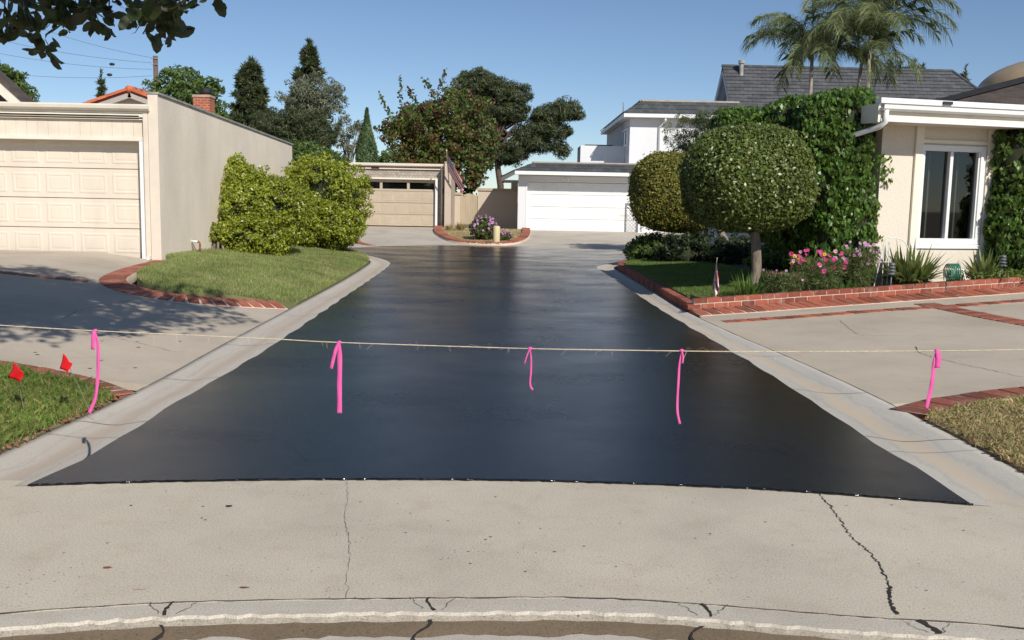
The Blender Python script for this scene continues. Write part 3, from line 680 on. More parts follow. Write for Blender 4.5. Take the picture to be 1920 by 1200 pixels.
# --- gabled neighbour roof at the far left edge
G2 = thing('house', 'brown gabled house end with white bargeboard behind the cream garage', 'house', (-13.5, 24, 0))
yb = 24.0; ax, az = (-14.6, 6.08); fx, fz = (-11.4, 3.19)
dirv = Vector((fx - ax, 0, fz - az)).normalized(); nv = Vector((dirv.z, 0, -dirv.x)); nv = nv if nv.z > 0 else -nv
MB().prism([(ax, yb + .4, az - .25), (fx - .3, yb + .4, fz), (fx - .3, yb + .4, 2.8), (-18, yb + .4, 2.8), (-17.8, yb + .4, fz)], (0, .35, 0)).build('wall', M['darkwood'], G2)
def slab2(p, q, n, t0, t1, y0, y1): return [Vector((p[0], y0, p[1])) + n * t0, Vector((q[0], y0, q[1])) + n * t0, Vector((q[0], y1, q[1])) + n * t0, Vector((p[0], y1, p[1])) + n * t0, Vector((p[0], y0, p[1])) + n * t1, Vector((q[0], y0, q[1])) + n * t1, Vector((q[0], y1, q[1])) + n * t1, Vector((p[0], y1, p[1])) + n * t1]
MB().hexa(slab2((ax, az), (fx, fz), nv, -.02, .05, yb - .08, yb + .5)).build('roof', M['roof2'], G2)
MB().hexa(slab2((ax, az), (fx, fz), nv, -.26, -.021, yb - .04, yb + .02)).build('bargeboard', M['trim'], G2)
MB().hexa(slab2((ax, az), (fx, fz), nv, -.10, -.022, yb + .021, yb + .42)).build('soffit', M['darkwood'], G2)

# --- terracotta gable
G3 = thing('house', 'small gable with terracotta barrel tiles behind the cream garage', 'house', (-10.3, 26, 0))
yt = 26.0; pk = (-10.28, 4.30); fl_ = (-12.0, 3.70); frr = (-8.6, 3.72)
MB().prism([(pk[0], yt + .3, pk[1] - .1), (frr[0], yt + .3, frr[1] - .1), (frr[0], yt + .3, 2.9), (fl_[0], yt + .3, 2.9), (fl_[0], yt + .3, fl_[1] - .1)], (0, 5, 0)).build('wall', M['pinkwall'], G3)
for q in (fl_, frr):
    d_ = Vector((q[0] - pk[0], 0, q[1] - pk[1])); ln = d_.length; d_.normalize(); n_ = Vector((-d_.z, 0, d_.x)); n_ = n_ if n_.z > 0 else -n_
    MB().hexa(slab2(pk, q, n_, -.16, -.03, yt + .02, yt + .1)).build('bargeboard', paint('grey_board', (.42, .38, .35), .05), G3)
    MB().hexa(slab2(pk, q, n_, -.028, .03, yt + .05, yt + 5.3)).build('roof', M['tile'], G3)
    k = int(ln / .27)
    tl = MB(); ns = 7
    for e_, r_ in ((0, .098), (.30, .085)):
        for a_ in range(ns): aa = math.pi * a_ / (ns - 1); tl.v.append((e_, -r_ * math.cos(aa), r_ * math.sin(aa)))
        for a_ in range(ns): aa = math.pi * a_ / (ns - 1); tl.v.append((e_, -(r_ - .016) * math.cos(aa), (r_ - .016) * math.sin(aa)))
    for a_ in range(ns - 1):
        tl.f += [(a_, a_ + 1, 2 * ns + a_ + 1, 2 * ns + a_), (ns + a_ + 1, ns + a_, 3 * ns + a_, 3 * ns + a_ + 1), (a_ + 1, a_, ns + a_, ns + a_ + 1)]
    tm = tl.mesh('roof_tile'); tm.materials.append(M['tile'])
    X_ = -d_; Z_ = n_; Y_ = Z_.cross(X_)
    for row in range(4):
        for i in range(k):
            c = Vector((pk[0], yt + .04 + row * .24, pk[1])) + d_ * (.27 * (i + 1) + .06) + n_ * (.02 + random.uniform(0, .008))
            o = bpy.data.objects.new('roof_tile', tm); col.objects.link(o)
            R = Matrix((X_, Y_, Z_)).transposed().to_4x4(); o.matrix_local = Matrix.Translation(c) @ R; setparent(o, G3)
for j in range(6):
    tube = MB(); tube.tube([(pk[0], yt - .02 + j * .4, pk[1] + .05), (pk[0], yt + .42 + j * .4, pk[1] + .07)], [.10, .085], 10); tube.build('ridge_tile', M['tile'], G3, True)

G4 = thing('chimney', 'red brick chimney with black pot above the sloping wall top', 'chimney', (-9.57, 30, 0))
MB().box(-9.83, -9.33, 29.8, 30.3, 2.9, 4.56).build('stack', M['chimneybrick'], G4)
MB().box(-9.85, -9.31, 29.78, 30.32, 4.561, 4.63).build('crown_slab', M['cap'], G4)
MB().lathe([(.0, 0), (.13, 0), (.13, .06), (.0, .06)], (-9.52, 30.05, 4.63), 14).build('flue', M['rust'], G4)
MB().lathe([(.0, .0), (.18, 0), (.2, .02), (.2, .14), (.17, .16), (0, .16)], (-9.52, 30.05, 4.69), 16).build('cap', M['blackmetal'], G4)

# --- tan garage at the back
G5 = thing('garage', 'tan garage with dark window strip at the end of the lane', 'garage', (-5.9, 43, .4)); yb = 43.0
MB().box(-9.2, -3.1, 43.45, 50, .2, 3.0).build('body', M['tanwall'], G5)
garage_door(G5, -8.38, -3.52, 43.2, .4, 2.46, 8, M['tan'], .46, .33, .06, True)
MB().box(-8.6, -3.38, 43.0, 43.4, 2.462, 2.53).build('door_head', M['trim'], G5)
MB().box(-3.515, -3.40, 43.0, 43.4, .38, 2.46).build('door_jamb', M['white'], G5)
MB().box(-9.2, -3.06, 43.05, 43.4, 2.532, 2.93).build('shingle_siding', M['shingletan'], G5)
MB().box(-3.395, -3.06, 43.05, 43.4, .38, 2.53).build('shingle_siding', M['shingletan'], G5)
bevel(MB().box(-9.2, -3.06, 42.95, 43.04, 2.90, 2.98).build('fascia', M['trim'], G5), .01)
gp = [(42.96, 3.02), (42.86, 3.02), (42.8, 3.06), (42.78, 3.16), (42.80, 3.16), (42.82, 3.13), (42.96, 3.13)]
MB().prism([(-9.2, a, b) for a, b in gp], (6.16, 0, 0)).build('roof_gutter', M['trim'], G5)
MB().box(-9.3, -3.07, 42.93, 50, 3.0, 3.14).build('roof', M['tile'], G5)
dsp = MB(); dsp.tube([(-3.22, 42.88, 3.03), (-3.22, 42.88, 2.92), (-3.22, 42.99, 2.8), (-3.22, 42.99, .45)], .04, 8); dsp.build('downspout', M['trim'], G5, True)
bevel(MB().box(-3.055, -2.77, 42.3, 46, .25, 3.2).build('wing_wall', M['tanwall'], G5), .01)
MB().box(-3.07, -2.755, 42.28, 46.05, 3.201, 3.25).build('coping', M['tanboard'], G5)
MB().box(-6.35, -6.0, 42.93, 42.948, 2.91, 2.975).build('number_plate', M['blackmetal'], G5)
la = thing('wall_lantern', 'dark wall lantern beside the tan garage door', 'lantern', (-3.24, 42.95, 1.95))
MB().box(-3.15, -3.07, 42.99, 43.048, 1.95, 2.1).build('bracket', M['blackmetal'], la)
MB().lathe([(0, -.02), (.05, 0), (.075, .2), (.075, .21)], (-3.11, 42.9, 1.8), 6).build('lantern_body', M['glass'], la)
MB().lathe([(.095, .0), (.05, .07), (0, .1)], (-3.11, 42.9, 2.01), 6).build('lantern_cap', M['blackmetal'], la)
MB().tube([(-3.11, 42.99, 2.05), (-3.11, 42.93, 2.13), (-3.11, 42.9, 2.10)], .012, 6).build('arm', M['blackmetal'], la)

# --- courtyard wall and gate
W1 = thing('courtyard_wall', 'tan courtyard wall with wooden cap between the two back garages', 'wall', (-1, 43.4, .3))
MB().box(-2.768, -2.5, 45.0, 45.2, .25, 1.84).build('wall_panel', M['tanwall'], W1); MB().box(-1.70, .158, 45.0, 45.2, .25, 2.05).build('wall_panel', M['tanwall'], W1)
MB().box(-2.765, -2.46, 44.94, 45.26, 1.842, 1.95).build('wall_cap', M['tanboard'], W1); MB().box(-1.75, .158, 44.94, 45.26, 2.052, 2.17).build('wall_cap', M['tanboard'], W1)
Gt = thing('gate', 'tan vertical plank gate with arched top in the courtyard wall', 'gate', (-2.03, 43.35, .45))
for i in range(7):
    x0 = -2.497 + i * .1135; zt = 1.80 + .10 * math.sin(math.pi * (i + .5) / 7)
    MB().box(x0 + .003, x0 + .1105, 45.05, 45.085, .48, zt).build('plank', M['tanboard'], Gt)
for z in (.8, 1.55): MB().box(-2.49, -1.71, 45.087, 45.13, z, z + .09).build('rail', M['tanboard'], Gt)

# --- white two-storey house with garage wing
G6 = thing('house', 'white two-storey house with white garage door and charcoal roofs', 'house', (3, 42.2, .3))
garage_door(G6, .56, 5.44, 42.22, .33, 2.44, 8, M['white'], .5, .33, .06)
bx_ = MB(); bx_.box(.16, .5, 42.0, 42.4, .2, 2.72); bx_.box(5.5, 6.6, 42.0, 42.4, .2, 2.72); bx_.box(.5, 5.5, 42.0, 42.4, 2.5, 2.72); bx_.box(.2, 6.6, 42.42, 49, .2, 3.1); bx_.box(-.16, .158, 45.3, 48, .2, 2.5)
bx_.build('garage_wall', M['whitewall'], G6)
fr_ = MB(); fr_.box(.5, .555, 41.985, 42.3, .33, 2.45); fr_.box(5.445, 5.5, 41.985, 42.3, .33, 2.45); fr_.box(.5, 5.5, 41.985, 42.3, 2.452, 2.5); fr_.build('door_frame', M['white'], G6)
bevel(MB().box(.0, 6.7, 41.36, 41.42, 2.73, 2.9).build('fascia', M['white'], G6), .01)
MB().prism([(.0, 41.37, 2.73), (.0, 41.43, 2.73), (-.52, 42.7, 2.48), (-.58, 42.66, 2.48)], (0, 0, .17)).build('fascia', M['white'], G6)
MB().prism([(.0, 41.42, 2.74), (6.7, 41.42, 2.74), (6.7, 42.1, 2.74), (-.1, 42.1, 2.74)], (0, 0, .03)).build('soffit', M['white'], G6)
def stepped(name, A, B, C_, D_, n, mat, par, lip=.035):
    """roof plane A-B (eave) to D-C (ridge) as overlapping courses"""
    A, B, C_, D_ = map(Vector, (A, B, C_, D_)); nn = (B - A).cross(D_ - A).normalized(); nn = nn if nn.z > 0 else -nn; mb = MB()
    for i in range(n):
        t0 = i / n; t1 = min(1, (i + 1.15) / n)
        a = A.lerp(D_, t0); b = B.lerp(C_, t0); c = B.lerp(C_, t1); d = A.lerp(D_, t1)
        mb.add([a + nn * lip, b + nn * lip, c + nn * .004, d + nn * .004, a, b], [(0, 1, 2, 3), (4, 5, 1, 0)])
    return mb.build(name, mat, par)
stepped('roof_band', (-.02, 41.34, 2.9), (6.8, 41.34, 2.9), (6.8, 42.1, 3.26), (.82, 42.1, 3.26), 3, M['roofband'], G6)
MB().box(-.60, -.54, 42.7, 48.5, 2.48, 2.65).build('fascia', M['white'], G6); stepped('roof_band', (-.62, 48.5, 2.66), (-.62, 42.66, 2.66), (.82, 43.5, 3.262), (.82, 48.5, 3.262), 3, M['roofband'], G6); MB().box(-.54, .2, 43.2, 48.5, 2.5, 2.53).build('soffit', M['white'], G6)
stepped('roof_band', (-.60, 42.66, 2.64), (-.02, 41.34, 2.9), (.82, 42.1, 3.26), (.82, 43.5, 3.26), 3, M['roofband'], G6)
MB().box(.8, 6.8, 42.06, 42.2, 3.262, 3.32).build('roof_cap', M['cap'], G6); MB().box(.75, .9, 42.201, 47, 3.262, 3.32).build('roof_cap', M['cap'], G6)
MB().box(.9, 6.6, 42.2, 48, 3.15, 3.22).build('flat_roof', M['cap'], G6)
pl_ = MB().box(4.62, 4.96, 42.205, 42.219, 1.04, 1.075).build('mail_slot', M['brass'], G6)
ll = thing('flood_light', 'small white flood light above the white garage door', 'light', (2.2, 41.9, 2.6))
MB().lathe([(0, 0), (.05, .0), (.05, .03), (0, .03)], (2.2, 41.95, 2.6), 10).build('base', M['white'], ll)
for s in (-1, 1): MB().tube([(2.2, 41.92, 2.61), (2.2 + s * .07, 41.88, 2.58), (2.2 + s * .13, 41.82, 2.55)], [.02, .025, .05], 8).build('lamp_head', M['white'], ll)
MB().box(5.62, 16, 48.0, 60, 2.9, 5.76).build('upper_wall', M['whitewall'], G6)
MB().box(3.35, 5.618, 50.0, 52.4, 3.0, 4.5).build('balcony_wall', M['whitewall'], G6); MB().box(3.6, 5.0, 50.1, 52.2, 4.501, 4.56).build('balcony_cap', M['blackmetal'], G6)
wi = MB(); 
for (y0, y1, z0, z1) in ((48.7, 50.9, 5.24, 5.32), (48.7, 50.9, 4.46, 4.54), (48.7, 48.8, 4.54, 5.24), (50.8, 50.9, 4.54, 5.24), (49.7, 49.78, 4.54, 5.24)): wi.box(5.56, 5.63, y0, y1, z0, z1)
wf = wi.build('window', M['white'], G6)
for y0, y1 in ((48.8, 49.7), (49.78, 50.8)):
    q = MB().box(5.605, 5.612, y0, y1, 4.54, 5.24).build('pane', paint('dark_pane', (.02, .022, .025), .1, .08, bumps=0)); q.parent = wf
MB().box(5.3, 16, 47.44, 47.5, 5.76, 5.96).build('fascia', M['white'], G6); MB().box(5.24, 5.3, 47.44, 60, 5.75, 5.95).build('fascia', M['white'], G6)
MB().box(5.3, 16, 47.5, 60, 5.765, 5.80).build('soffit', M['white'], G6)
stepped('roof_band', (5.2, 47.4, 5.96), (16, 47.4, 5.96), (16, 48.3, 6.6), (6.2, 48.3, 6.6), 3, M['roofband'], G6)
stepped('roof_band', (5.2, 60, 5.96), (5.2, 47.4, 5.96), (6.2, 48.3, 6.6), (6.2, 60, 6.6), 3, M['roofband'], G6)
MB().box(6.2, 11.0, 48.26, 48.42, 6.602, 6.68).build('roof_cap', M['cap'], G6); MB().box(6.12, 6.28, 48.421, 60, 6.602, 6.68).build('roof_cap', M['cap'], G6)
MB().tube([(5.75, 52.5, 6.3), (5.75, 52.5, 6.95)], .03, 6).build('vent_pipe', M['greymetal'], G6)
dp = MB(); dp.tube([(7.28, 47.52, 5.80), (7.28, 47.56, 5.6), (7.05, 47.94, 5.35), (7.05, 47.94, 3.0)], .055, 8); dp.build('downspout', M['white'], G6, True)
gx_ = 10.85; ap = Vector((gx_, 52, 8.86)); f1 = Vector((gx_ + .0, 49.2, 6.2)); f2 = Vector((gx_, 54.8, 6.2))
rE = Vector((23.0, 52, 8.82)); hipE = Vector((25.2, 49.2, 6.2))
stepped('gable_roof', f1, hipE, rE, ap, 13, M['roof'], G6, .05)
MB().add([f2, ap, rE, (25.2, 54.8, 6.2)], [(0, 1, 2, 3)]).build('gable_roof', M['roof'], G6)
MB().add([hipE, (25.2, 54.8, 6.2), rE], [(0, 1, 2)]).build('gable_roof', M['roof'], G6)
MB().prism([(gx_ + .55, 49.6, 6.2), (gx_ + .55, 54.4, 6.2), (gx_ + .55, 52, 8.55)], (.2, 0, 0)).build('gable_wall', M['whitewall'], G6)
gb = paint('blue_grey_board', (.34, .37, .42), .06)
for f_ in (f1, f2):
    dd = (f_ - ap).normalized(); nn = Vector((0, -dd.z, dd.y)); nn = nn if nn.z > 0 else -nn
    p = [ap - nn * .26, f_ - nn * .26, f_ - nn * .02, ap - nn * .02]; MB().prism(p, (.07, 0, 0)).build('bargeboard', gb, G6)
    p = [ap - nn * .06, f_ - nn * .06, f_ - nn * .03, ap - nn * .03]; MB().prism([x + Vector((.071, 0, 0)) for x in p], (.5, 0, 0)).build('gable_soffit', gb, G6)
rc_ = MB(); rc_.tube([ap + Vector((-.03, 0, .03)), rE + Vector((0, 0, .03))], .09, 8); rc_.tube([rE + Vector((0, 0, .03)), hipE + Vector((0, 0, .05))], .08, 8); rc_.build('ridge_cap', M['roofband'], G6)
for i in range(7): MB().box(gx_ + .52, gx_ + .548, 51.5, 52.5, 7.2 + i * .09, 7.25 + i * .09).build('louvre', M['blackmetal'], G6)
vp = MB(); vp.tube([(11.75, 51.5, 8.3), (11.75, 51.5, 8.95)], .11, 10); vp.tube([(11.75, 51.5, 8.96), (11.75, 51.5, 9.12)], .17, 10); vp.build('roof_vent', M['greymetal'], G6)
MB().box(gx_ + .8, 25, 49.6, 54.4, 3, 6.2).build('rear_wall', M['whitewall'], G6)

# --- right house with the tall window
a_ = rad(15); E_ = Vector((math.cos(a_), math.sin(a_), 0)); N_ = Vector((math.sin(a_), -math.cos(a_), 0)); O_ = Vector((6.1, 16.0, 0))
G7 = thing('house', 'cream stucco house with tall white window at the right edge', 'house', (6.1, 16, .5))
def rb(name, a0, a1, b0, b1, z0, z1, mat, bev=0., par=None):
    o = MB().obox(O_, E_, a0, a1, N_, b0, b1, z0, z1).build(name, mat, G7 if par is None else None)
    if par is not None: o.parent = par
    if bev: bevel(o, bev)
    return o
WX0, WX1, WZ0, WZ1 = .71, 1.82, 1.11, 2.56
w_ = MB()
for (a0, a1, z0, z1) in ((-.1, WX0 - .06, .2, 3.1), (WX1 + .06, 5.5, .2, 3.1), (WX0 - .06, WX1 + .06, .2, WZ0 - .07), (WX0 - .06, WX1 + .06, WZ1 + .07, 3.1)): w_.obox(O_, E_, a0, a1, N_, -.16, 0, z0, z1)
w_.build('wall', M['pinkwall'], G7)
rb('side_wall', -.1, .06, -2.6, -.162, .2, 3.1, M['pinkwall']); rb('rear_wall', .06, 5.5, -2.6, -2.45, .2, 3.1, M['pinkwall'])
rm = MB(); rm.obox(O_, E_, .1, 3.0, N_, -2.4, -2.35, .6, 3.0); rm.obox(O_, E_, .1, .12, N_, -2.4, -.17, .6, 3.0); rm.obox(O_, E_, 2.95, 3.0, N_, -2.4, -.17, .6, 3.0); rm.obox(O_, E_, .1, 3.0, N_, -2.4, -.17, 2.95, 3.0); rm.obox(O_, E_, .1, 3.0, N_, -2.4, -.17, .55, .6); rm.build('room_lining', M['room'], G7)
fm = MB()
for (a0, a1, z0, z1) in ((WX0 - .1, WX0, WZ0 - .1, WZ1 + .1), (WX1, WX1 + .1, WZ0 - .1, WZ1 + .1), (WX0, WX1, WZ0 - .1, WZ0), (WX0, WX1, WZ1, WZ1 + .1)): fm.obox(O_, E_, a0, a1, N_, -.12, .035, z0, z1)
win = fm.build('window', M['white'], G7); bevel(win, .008)
mx = (WX0 + WX1) / 2 - .01
rb('mullion', mx - .03, mx + .03, -.10, .02, WZ0, WZ1, M['white'], .006, win)
rb('sash', WX0, WX0 + .03, -.09, .01, WZ0, WZ1, M['white'], .004, win); rb('sash', WX1 - .03, WX1, -.09, .01, WZ0, WZ1, M['white'], .004, win)
for (a0, a1) in ((WX0 + .03, mx - .03), (mx + .03, WX1 - .03)): rb('pane', a0, a1, -.062, -.056, WZ0, WZ1, M['glass'], 0, win)
rb('sill', WX0 - .16, WX1 + .14, -.0, .055, WZ0 - .17, WZ0 - .102, M['white'], .006, win)
rb('curtain', WX0 + .34, WX0 + .37, -.30, -.29, WZ0 - .3, WZ1 + .2, M['curtain']); rb('curtain', mx + .36, mx + .385, -.30, -.29, WZ0 - .3, WZ1 + .2, M['curtain'])
rb('cabinet', WX0 - .1, WX0 + .24, -.55, -.45, .6, 1.45, M['wood'])
rb('trim_post', .52, .665, .003, .05, .3, 2.98, M['trim'], .006); rb('trim_post', WX1 + .115, WX1 + .25, .003, .05, .3, 2.98, M['trim'], .006)
rb('trim_rail', .667, WX1 + .113, .003, .04, WZ1 + .125, WZ1 + .185, M['trim'], .005); rb('trim_panel', .667, WX1 + .113, .002, .018, .3, WZ0 - .18, M['pinkwall'])
rb('soffit', -.6, 5.6, -.1, .6, 2.95, 2.98, M['trim'])
rb('fascia', -.62, 5.6, .6, .64, 2.94, 3.10, M['trim'], .006); rb('fascia_strip', -.62, 5.6, .642, .665, 2.94, 2.985, M['white'], .004)
rb('fascia_board', -.66, 5.6, .55, .70, 3.215, 3.30, M['white'], .006)
gp7 = [(.645, 3.10), (.72, 3.10), (.755, 3.13), (.765, 3.19), (.75, 3.19), (.735, 3.15), (.645, 3.15)]
MB().prism([O_ + E_ * -.64 + N_ * b + Vector((0, 0, z)) for b, z in gp7], E_ * 6.2).build('roof_gutter', M['white'], G7)
rb('eave_end', -.66, -.62, .2, .64, 2.93, 3.21, M['trim'])
rb('roof', -.6, 5.6, -2.7, .62, 3.12, 3.22, M['cap'])
d7 = MB(); q = lambda s, b, z: O_ + E_ * s + N_ * b + Vector((0, 0, z)); d7.tube([q(-.56, .70, 3.11), q(-.56, .70, 2.93), q(-.60, .62, 2.86), q(-.78, .12, 2.74), q(-.80, .05, 2.6), q(-.80, .05, .6)], .042, 8); d7.build('downspout', M['white'], G7, True)
sk = rb('attic_vent', .45, .62, .701, .73, 3.24, 3.285, M['blackmetal'])
R1 = [(8.35, 21.2, 3.62), (11.6, 21.2, 4.52), (12.6, 19.2, 4.2), (9.35, 19.2, 3.55)]
stepped('shingle_slope', R1[3], R1[2], R1[1], R1[0], 9, M['roof2'], G7, .03)
MB().prism([R1[0], R1[1], Vector(R1[1]) + Vector((0, .12, .12)), Vector(R1[0]) + Vector((0, .12, .12))], (0, -.12, .02)).build('ridge_cap', M['blackmetal'], G7)
MB().prism([(9.4, 19.3, 3.2), (13, 19.3, 3.2), (13, 19.3, 4.24), (9.4, 19.3, 3.5)], (0, 1.5, 0)).build('gable_wall', M['pinkwall'], G7)
dm = MB(); pr_ = [(1.75 * math.cos(t), .85 * math.sin(t)) for t in np.linspace(0, math.pi / 2, 12)]; dm.lathe(pr_, (12.75, 23.2, 4.35), 32); dm.build('roof_dome', M['bronze'], G7, True)
MB().box(10.7, 14.5, 21.4, 25, 3.2, 4.36).build('dome_base', M['pinkwall'], G7)

# --- white garden wall behind the topiary trunks
GW = thing('garden_wall', 'shaded white garden wall behind the topiary trunks', 'wall', (6.5, 26, .3))
MB().prism([(5.9, 31, .2), (7.0, 21.5, .2), (7.15, 21.5, .2), (6.05, 31, .2)], (0, 0, 1.5)).build('wall_panel', M['whitewall'], GW)
MB().prism([(5.85, 31, 1.702), (6.95, 21.45, 1.702), (7.2, 21.45, 1.702), (6.1, 31, 1.702)], (0, 0, .05)).build('wall_cap', M['white'], GW)
# lattice screen by the white garage
LT = thing('lattice_screen', 'white lattice screen beside the white garage door', 'lattice', (5.55, 41.5, .35))
for i in range(9):
    z = .40 + i * .16; MB().tube([(5.38, 41.3, z), (5.86, 41.3, z + .5)], .011, 4).build('slat', M['white'], LT); MB().tube([(5.86, 41.32, z), (5.38, 41.32, z + .5)], .011, 4).build('slat', M['white'], LT)
for x in (5.35, 5.89): MB().box(x - .03, x + .03, 41.28, 41.34, .3, 2.3).build('post', M['white'], LT)
MB().box(5.38, 5.86, 41.285, 41.335, 2.24, 2.3).build('rail', M['white'], LT); MB().box(5.38, 5.86, 41.285, 41.335, .36, .40).build('rail', M['white'], LT)

# ================================================================== vegetation
def unit(v): return v / (np.linalg.norm(v, axis=-1, keepdims=True) + 1e-9)
def leafmesh(name, P, Nn, L, W, mat, parent, jit=.6, shape=4, tang=None, lenvar=.35):
    """many leaves in one mesh, each an island of its own. P points, Nn rough normals"""
    n = len(P); Nn = unit(unit(Nn) + rng.normal(0, jit, (n, 3)))
    T = rng.normal(0, 1, (n, 3)) if tang is None else tang + rng.normal(0, .35, (n, 3))
    T = unit(T - Nn * (T * Nn).sum(1, keepdims=True)); B = np.cross(Nn, T)
    l = (L * (1 + rng.uniform(-lenvar, lenvar, (n, 1)))); wv = W * l / L
    if shape == 4:
        V = np.stack([P - T * l * .5, P + B * wv * .5, P + T * l * .5, P - B * wv * .5], 1); k = 4
    elif shape == 3:
        V = np.stack([P - B * wv * .5, P + B * wv * .5, P + T * l], 1); k = 3
    else:   # oval, slightly cupped
        ts = [(-.5, 0, 0), (-.28, .38, .0), (.05, .5, 0), (.34, .32, 0), (.5, 0, -.12), (.34, -.32, 0), (.05, -.5, 0), (-.28, -.38, 0)]
        V = np.stack([P + T * l * a + B * wv * b + Nn * l * c for a, b, c in ts], 1); k = 8
    return npmesh(name, V.reshape(-1, 3), np.arange(n * k).reshape(n, k), mat, parent)
def lump(d, amp, freq, seed):
    r = np.random.default_rng(seed); o = np.zeros(len(d))
    for i in range(6): o += np.sin((d * r.normal(0, freq, 3)).sum(1) + r.uniform(0, 6.3))
    return 1 + amp * o / 3
def ell(c, r, n, shell=.55, amp=.18, freq=3.2, seed=1, p=2.):
    """points through an ellipsoid (p>2: boxier), biased to its skin; returns points, outward normals"""
    d = unit(rng.normal(0, 1, (n, 3)))
    if p != 2: d = d / ((np.abs(d) ** p).sum(1, keepdims=True) ** (1 / p))
    s = (shell + (1 - shell) * rng.uniform(0, 1, (n, 1)) ** .6) * lump(unit(d), amp, freq, seed)[:, None]
    P = np.array(c) + d * s * np.array(r); return P, unit(d / np.array(r))
def clumps(c, r, nc, cr, per, shell=.45, amp=.15, seed=1, p=2., flat_=.75):
    C, D = ell(c, r, nc, shell, amp, 3., seed, p)
    rr = cr * rng.uniform(.6, 1.25, (nc, 1, 1))
    d = unit(rng.normal(0, 1, (nc, per, 3)) + D[:, None] * .55); q = rng.uniform(.35, 1, (nc, per, 1)) ** .7
    P = C[:, None] + d * q * rr * np.array((1, 1, flat_)); return P.reshape(-1, 3), d.reshape(-1, 3), C
def blob(name, c, r, mat, parent, amp=.1, seed=1, p=2., lv=3):
    bm = bmesh.new(); bmesh.ops.create_icosphere(bm, subdivisions=lv, radius=1); V = np.array([v.co[:] for v in bm.verts]); F = np.array([[v.index for v in f.verts] for f in bm.faces]); bm.free()
    d = unit(V); e = d / ((np.abs(d) ** p).sum(1, keepdims=True) ** (1 / p)) if p != 2 else d
    return npmesh(name, np.array(c) + e * np.array(r) * lump(d, amp, 3.2, seed)[:, None], F, mat, parent, True)
def trunk(parent, base, top, r0_, r1_, mat, limbs=(), seg=8, wob_=.06, name='trunk'):
    m = MB(); b = Vector(base); t = Vector(top); n = 7
    path = [b.lerp(t, i / (n - 1)) + Vector((random.uniform(-1, 1), random.uniform(-1, 1), 0)) * wob_ * (0 if i in (0, n - 1) else 1) for i in range(n)]
    m.tube(path, [r0_ * (1.12 if i == 0 else 1) + (r1_ - r0_) * i / (n - 1) for i in range(n)], seg)
    for q in limbs:
        k = random.uniform(.45, .95); s = b.lerp(t, k); e = Vector(q); md = s.lerp(e, .5) + Vector((0, 0, .1 * (e - s).length))
        rr = r0_ + (r1_ - r0_) * k; m.tube([s, s.lerp(md, .5) + Vector((0, 0, .03)), md, e], [rr * .6, rr * .5, rr * .38, rr * .15], 6)
    return m.build(name, mat, parent, True)

GRN = dict(
    bright=[(.10, .14, .014), (.22, .28, .024), (.35, .39, .035), (.42, .43, .06), (.13, .18, .02), (.30, .33, .03)],
    clip=[(.05, .085, .018), (.10, .15, .025), (.16, .20, .04), (.13, .14, .05), (.07, .12, .02), (.17, .22, .06)],
    clipy=[(.07, .10, .018), (.16, .18, .025), (.27, .25, .04), (.32, .25, .06), (.10, .13, .02)],
    vine=[(.025, .065, .012), (.05, .115, .018), (.09, .18, .025), (.14, .23, .04), (.035, .08, .015)],
    dark=[(.012, .026, .009), (.022, .042, .014), (.035, .06, .018)],
    pine=[(.025, .045, .02), (.045, .07, .028), (.075, .095, .035), (.10, .095, .04)],
    broad=[(.045, .09, .02), (.085, .145, .03), (.13, .20, .045), (.065, .11, .025)],
    euc=[(.14, .165, .11), (.21, .23, .16), (.11, .13, .08), (.26, .25, .19)],
    cypress=[(.05, .095, .04), (.08, .13, .05), (.11, .165, .06)],
    redt=[(.03, .07, .015), (.07, .13, .022), (.12, .20, .04), (.12, .035, .025), (.17, .05, .03), (.05, .085, .02), (.05, .10, .02), (.16, .24, .05)],
    ficus=[(.010, .022, .007), (.018, .034, .009), (.03, .05, .012), (.03, .02, .01)],
    palm=[(.07, .11, .04), (.12, .17, .065), (.19, .23, .095), (.28, .29, .14)],
    strap=[(.04, .08, .02), (.08, .13, .03), (.15, .20, .05), (.22, .22, .08)],
    lily=[(.055, .12, .018), (.09, .18, .025), (.13, .22, .045)],
    feather=[(.07, .10, .03), (.11, .145, .045), (.16, .19, .07)],
    drygr=[(.52, .40, .21), (.65, .52, .29), (.40, .30, .14), (.34, .31, .13)],
    grass=[(.12, .20, .045), (.19, .27, .07), (.27, .32, .10), (.40, .37, .16)],
    lush=[(.075, .14, .02), (.12, .21, .035), (.18, .27, .05), (.32, .28, .10)],
    shadegrass=[(.07, .15, .025), (.11, .20, .035), (.16, .25, .05)])
for k_, v_ in GRN.items(): M['L_' + k_] = leafmat('leaf_' + k_, v_, gloss=.38 if k_ in ('ficus', 'vine', 'clip', 'bright') else .55, trans=.15 if k_ in ('pine', 'dark', 'clip') else .28, spec=.45)
for k_, st_ in (('grass', (.48, .42, .22)), ('lush', (.22, .24, .07)), ('shadegrass', (.16, .17, .06))): M['L_' + k_] = leafmat('blades_' + k_, GRN[k_], .55, .28, .4, st_, .6, 1.3)
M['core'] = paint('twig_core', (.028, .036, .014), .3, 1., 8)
M['petalpink'] = leafmat('petal_pink', [(.62, .25, .45), (.75, .42, .60), (.5, .12, .35)], trans=.3); M['petalmag'] = leafmat('petal_magenta', [(.65, .02, .22), (.8, .05, .33), (.5, .01, .15)], trans=.3)
M['petalpurple'] = leafmat('petal_purple', [(.45, .15, .42), (.6, .28, .55), (.68, .4, .62)], trans=.3); M['petalyellow'] = leafmat('petal_yellow', [(.85, .45, .03), (.9, .6, .05)], trans=.3)

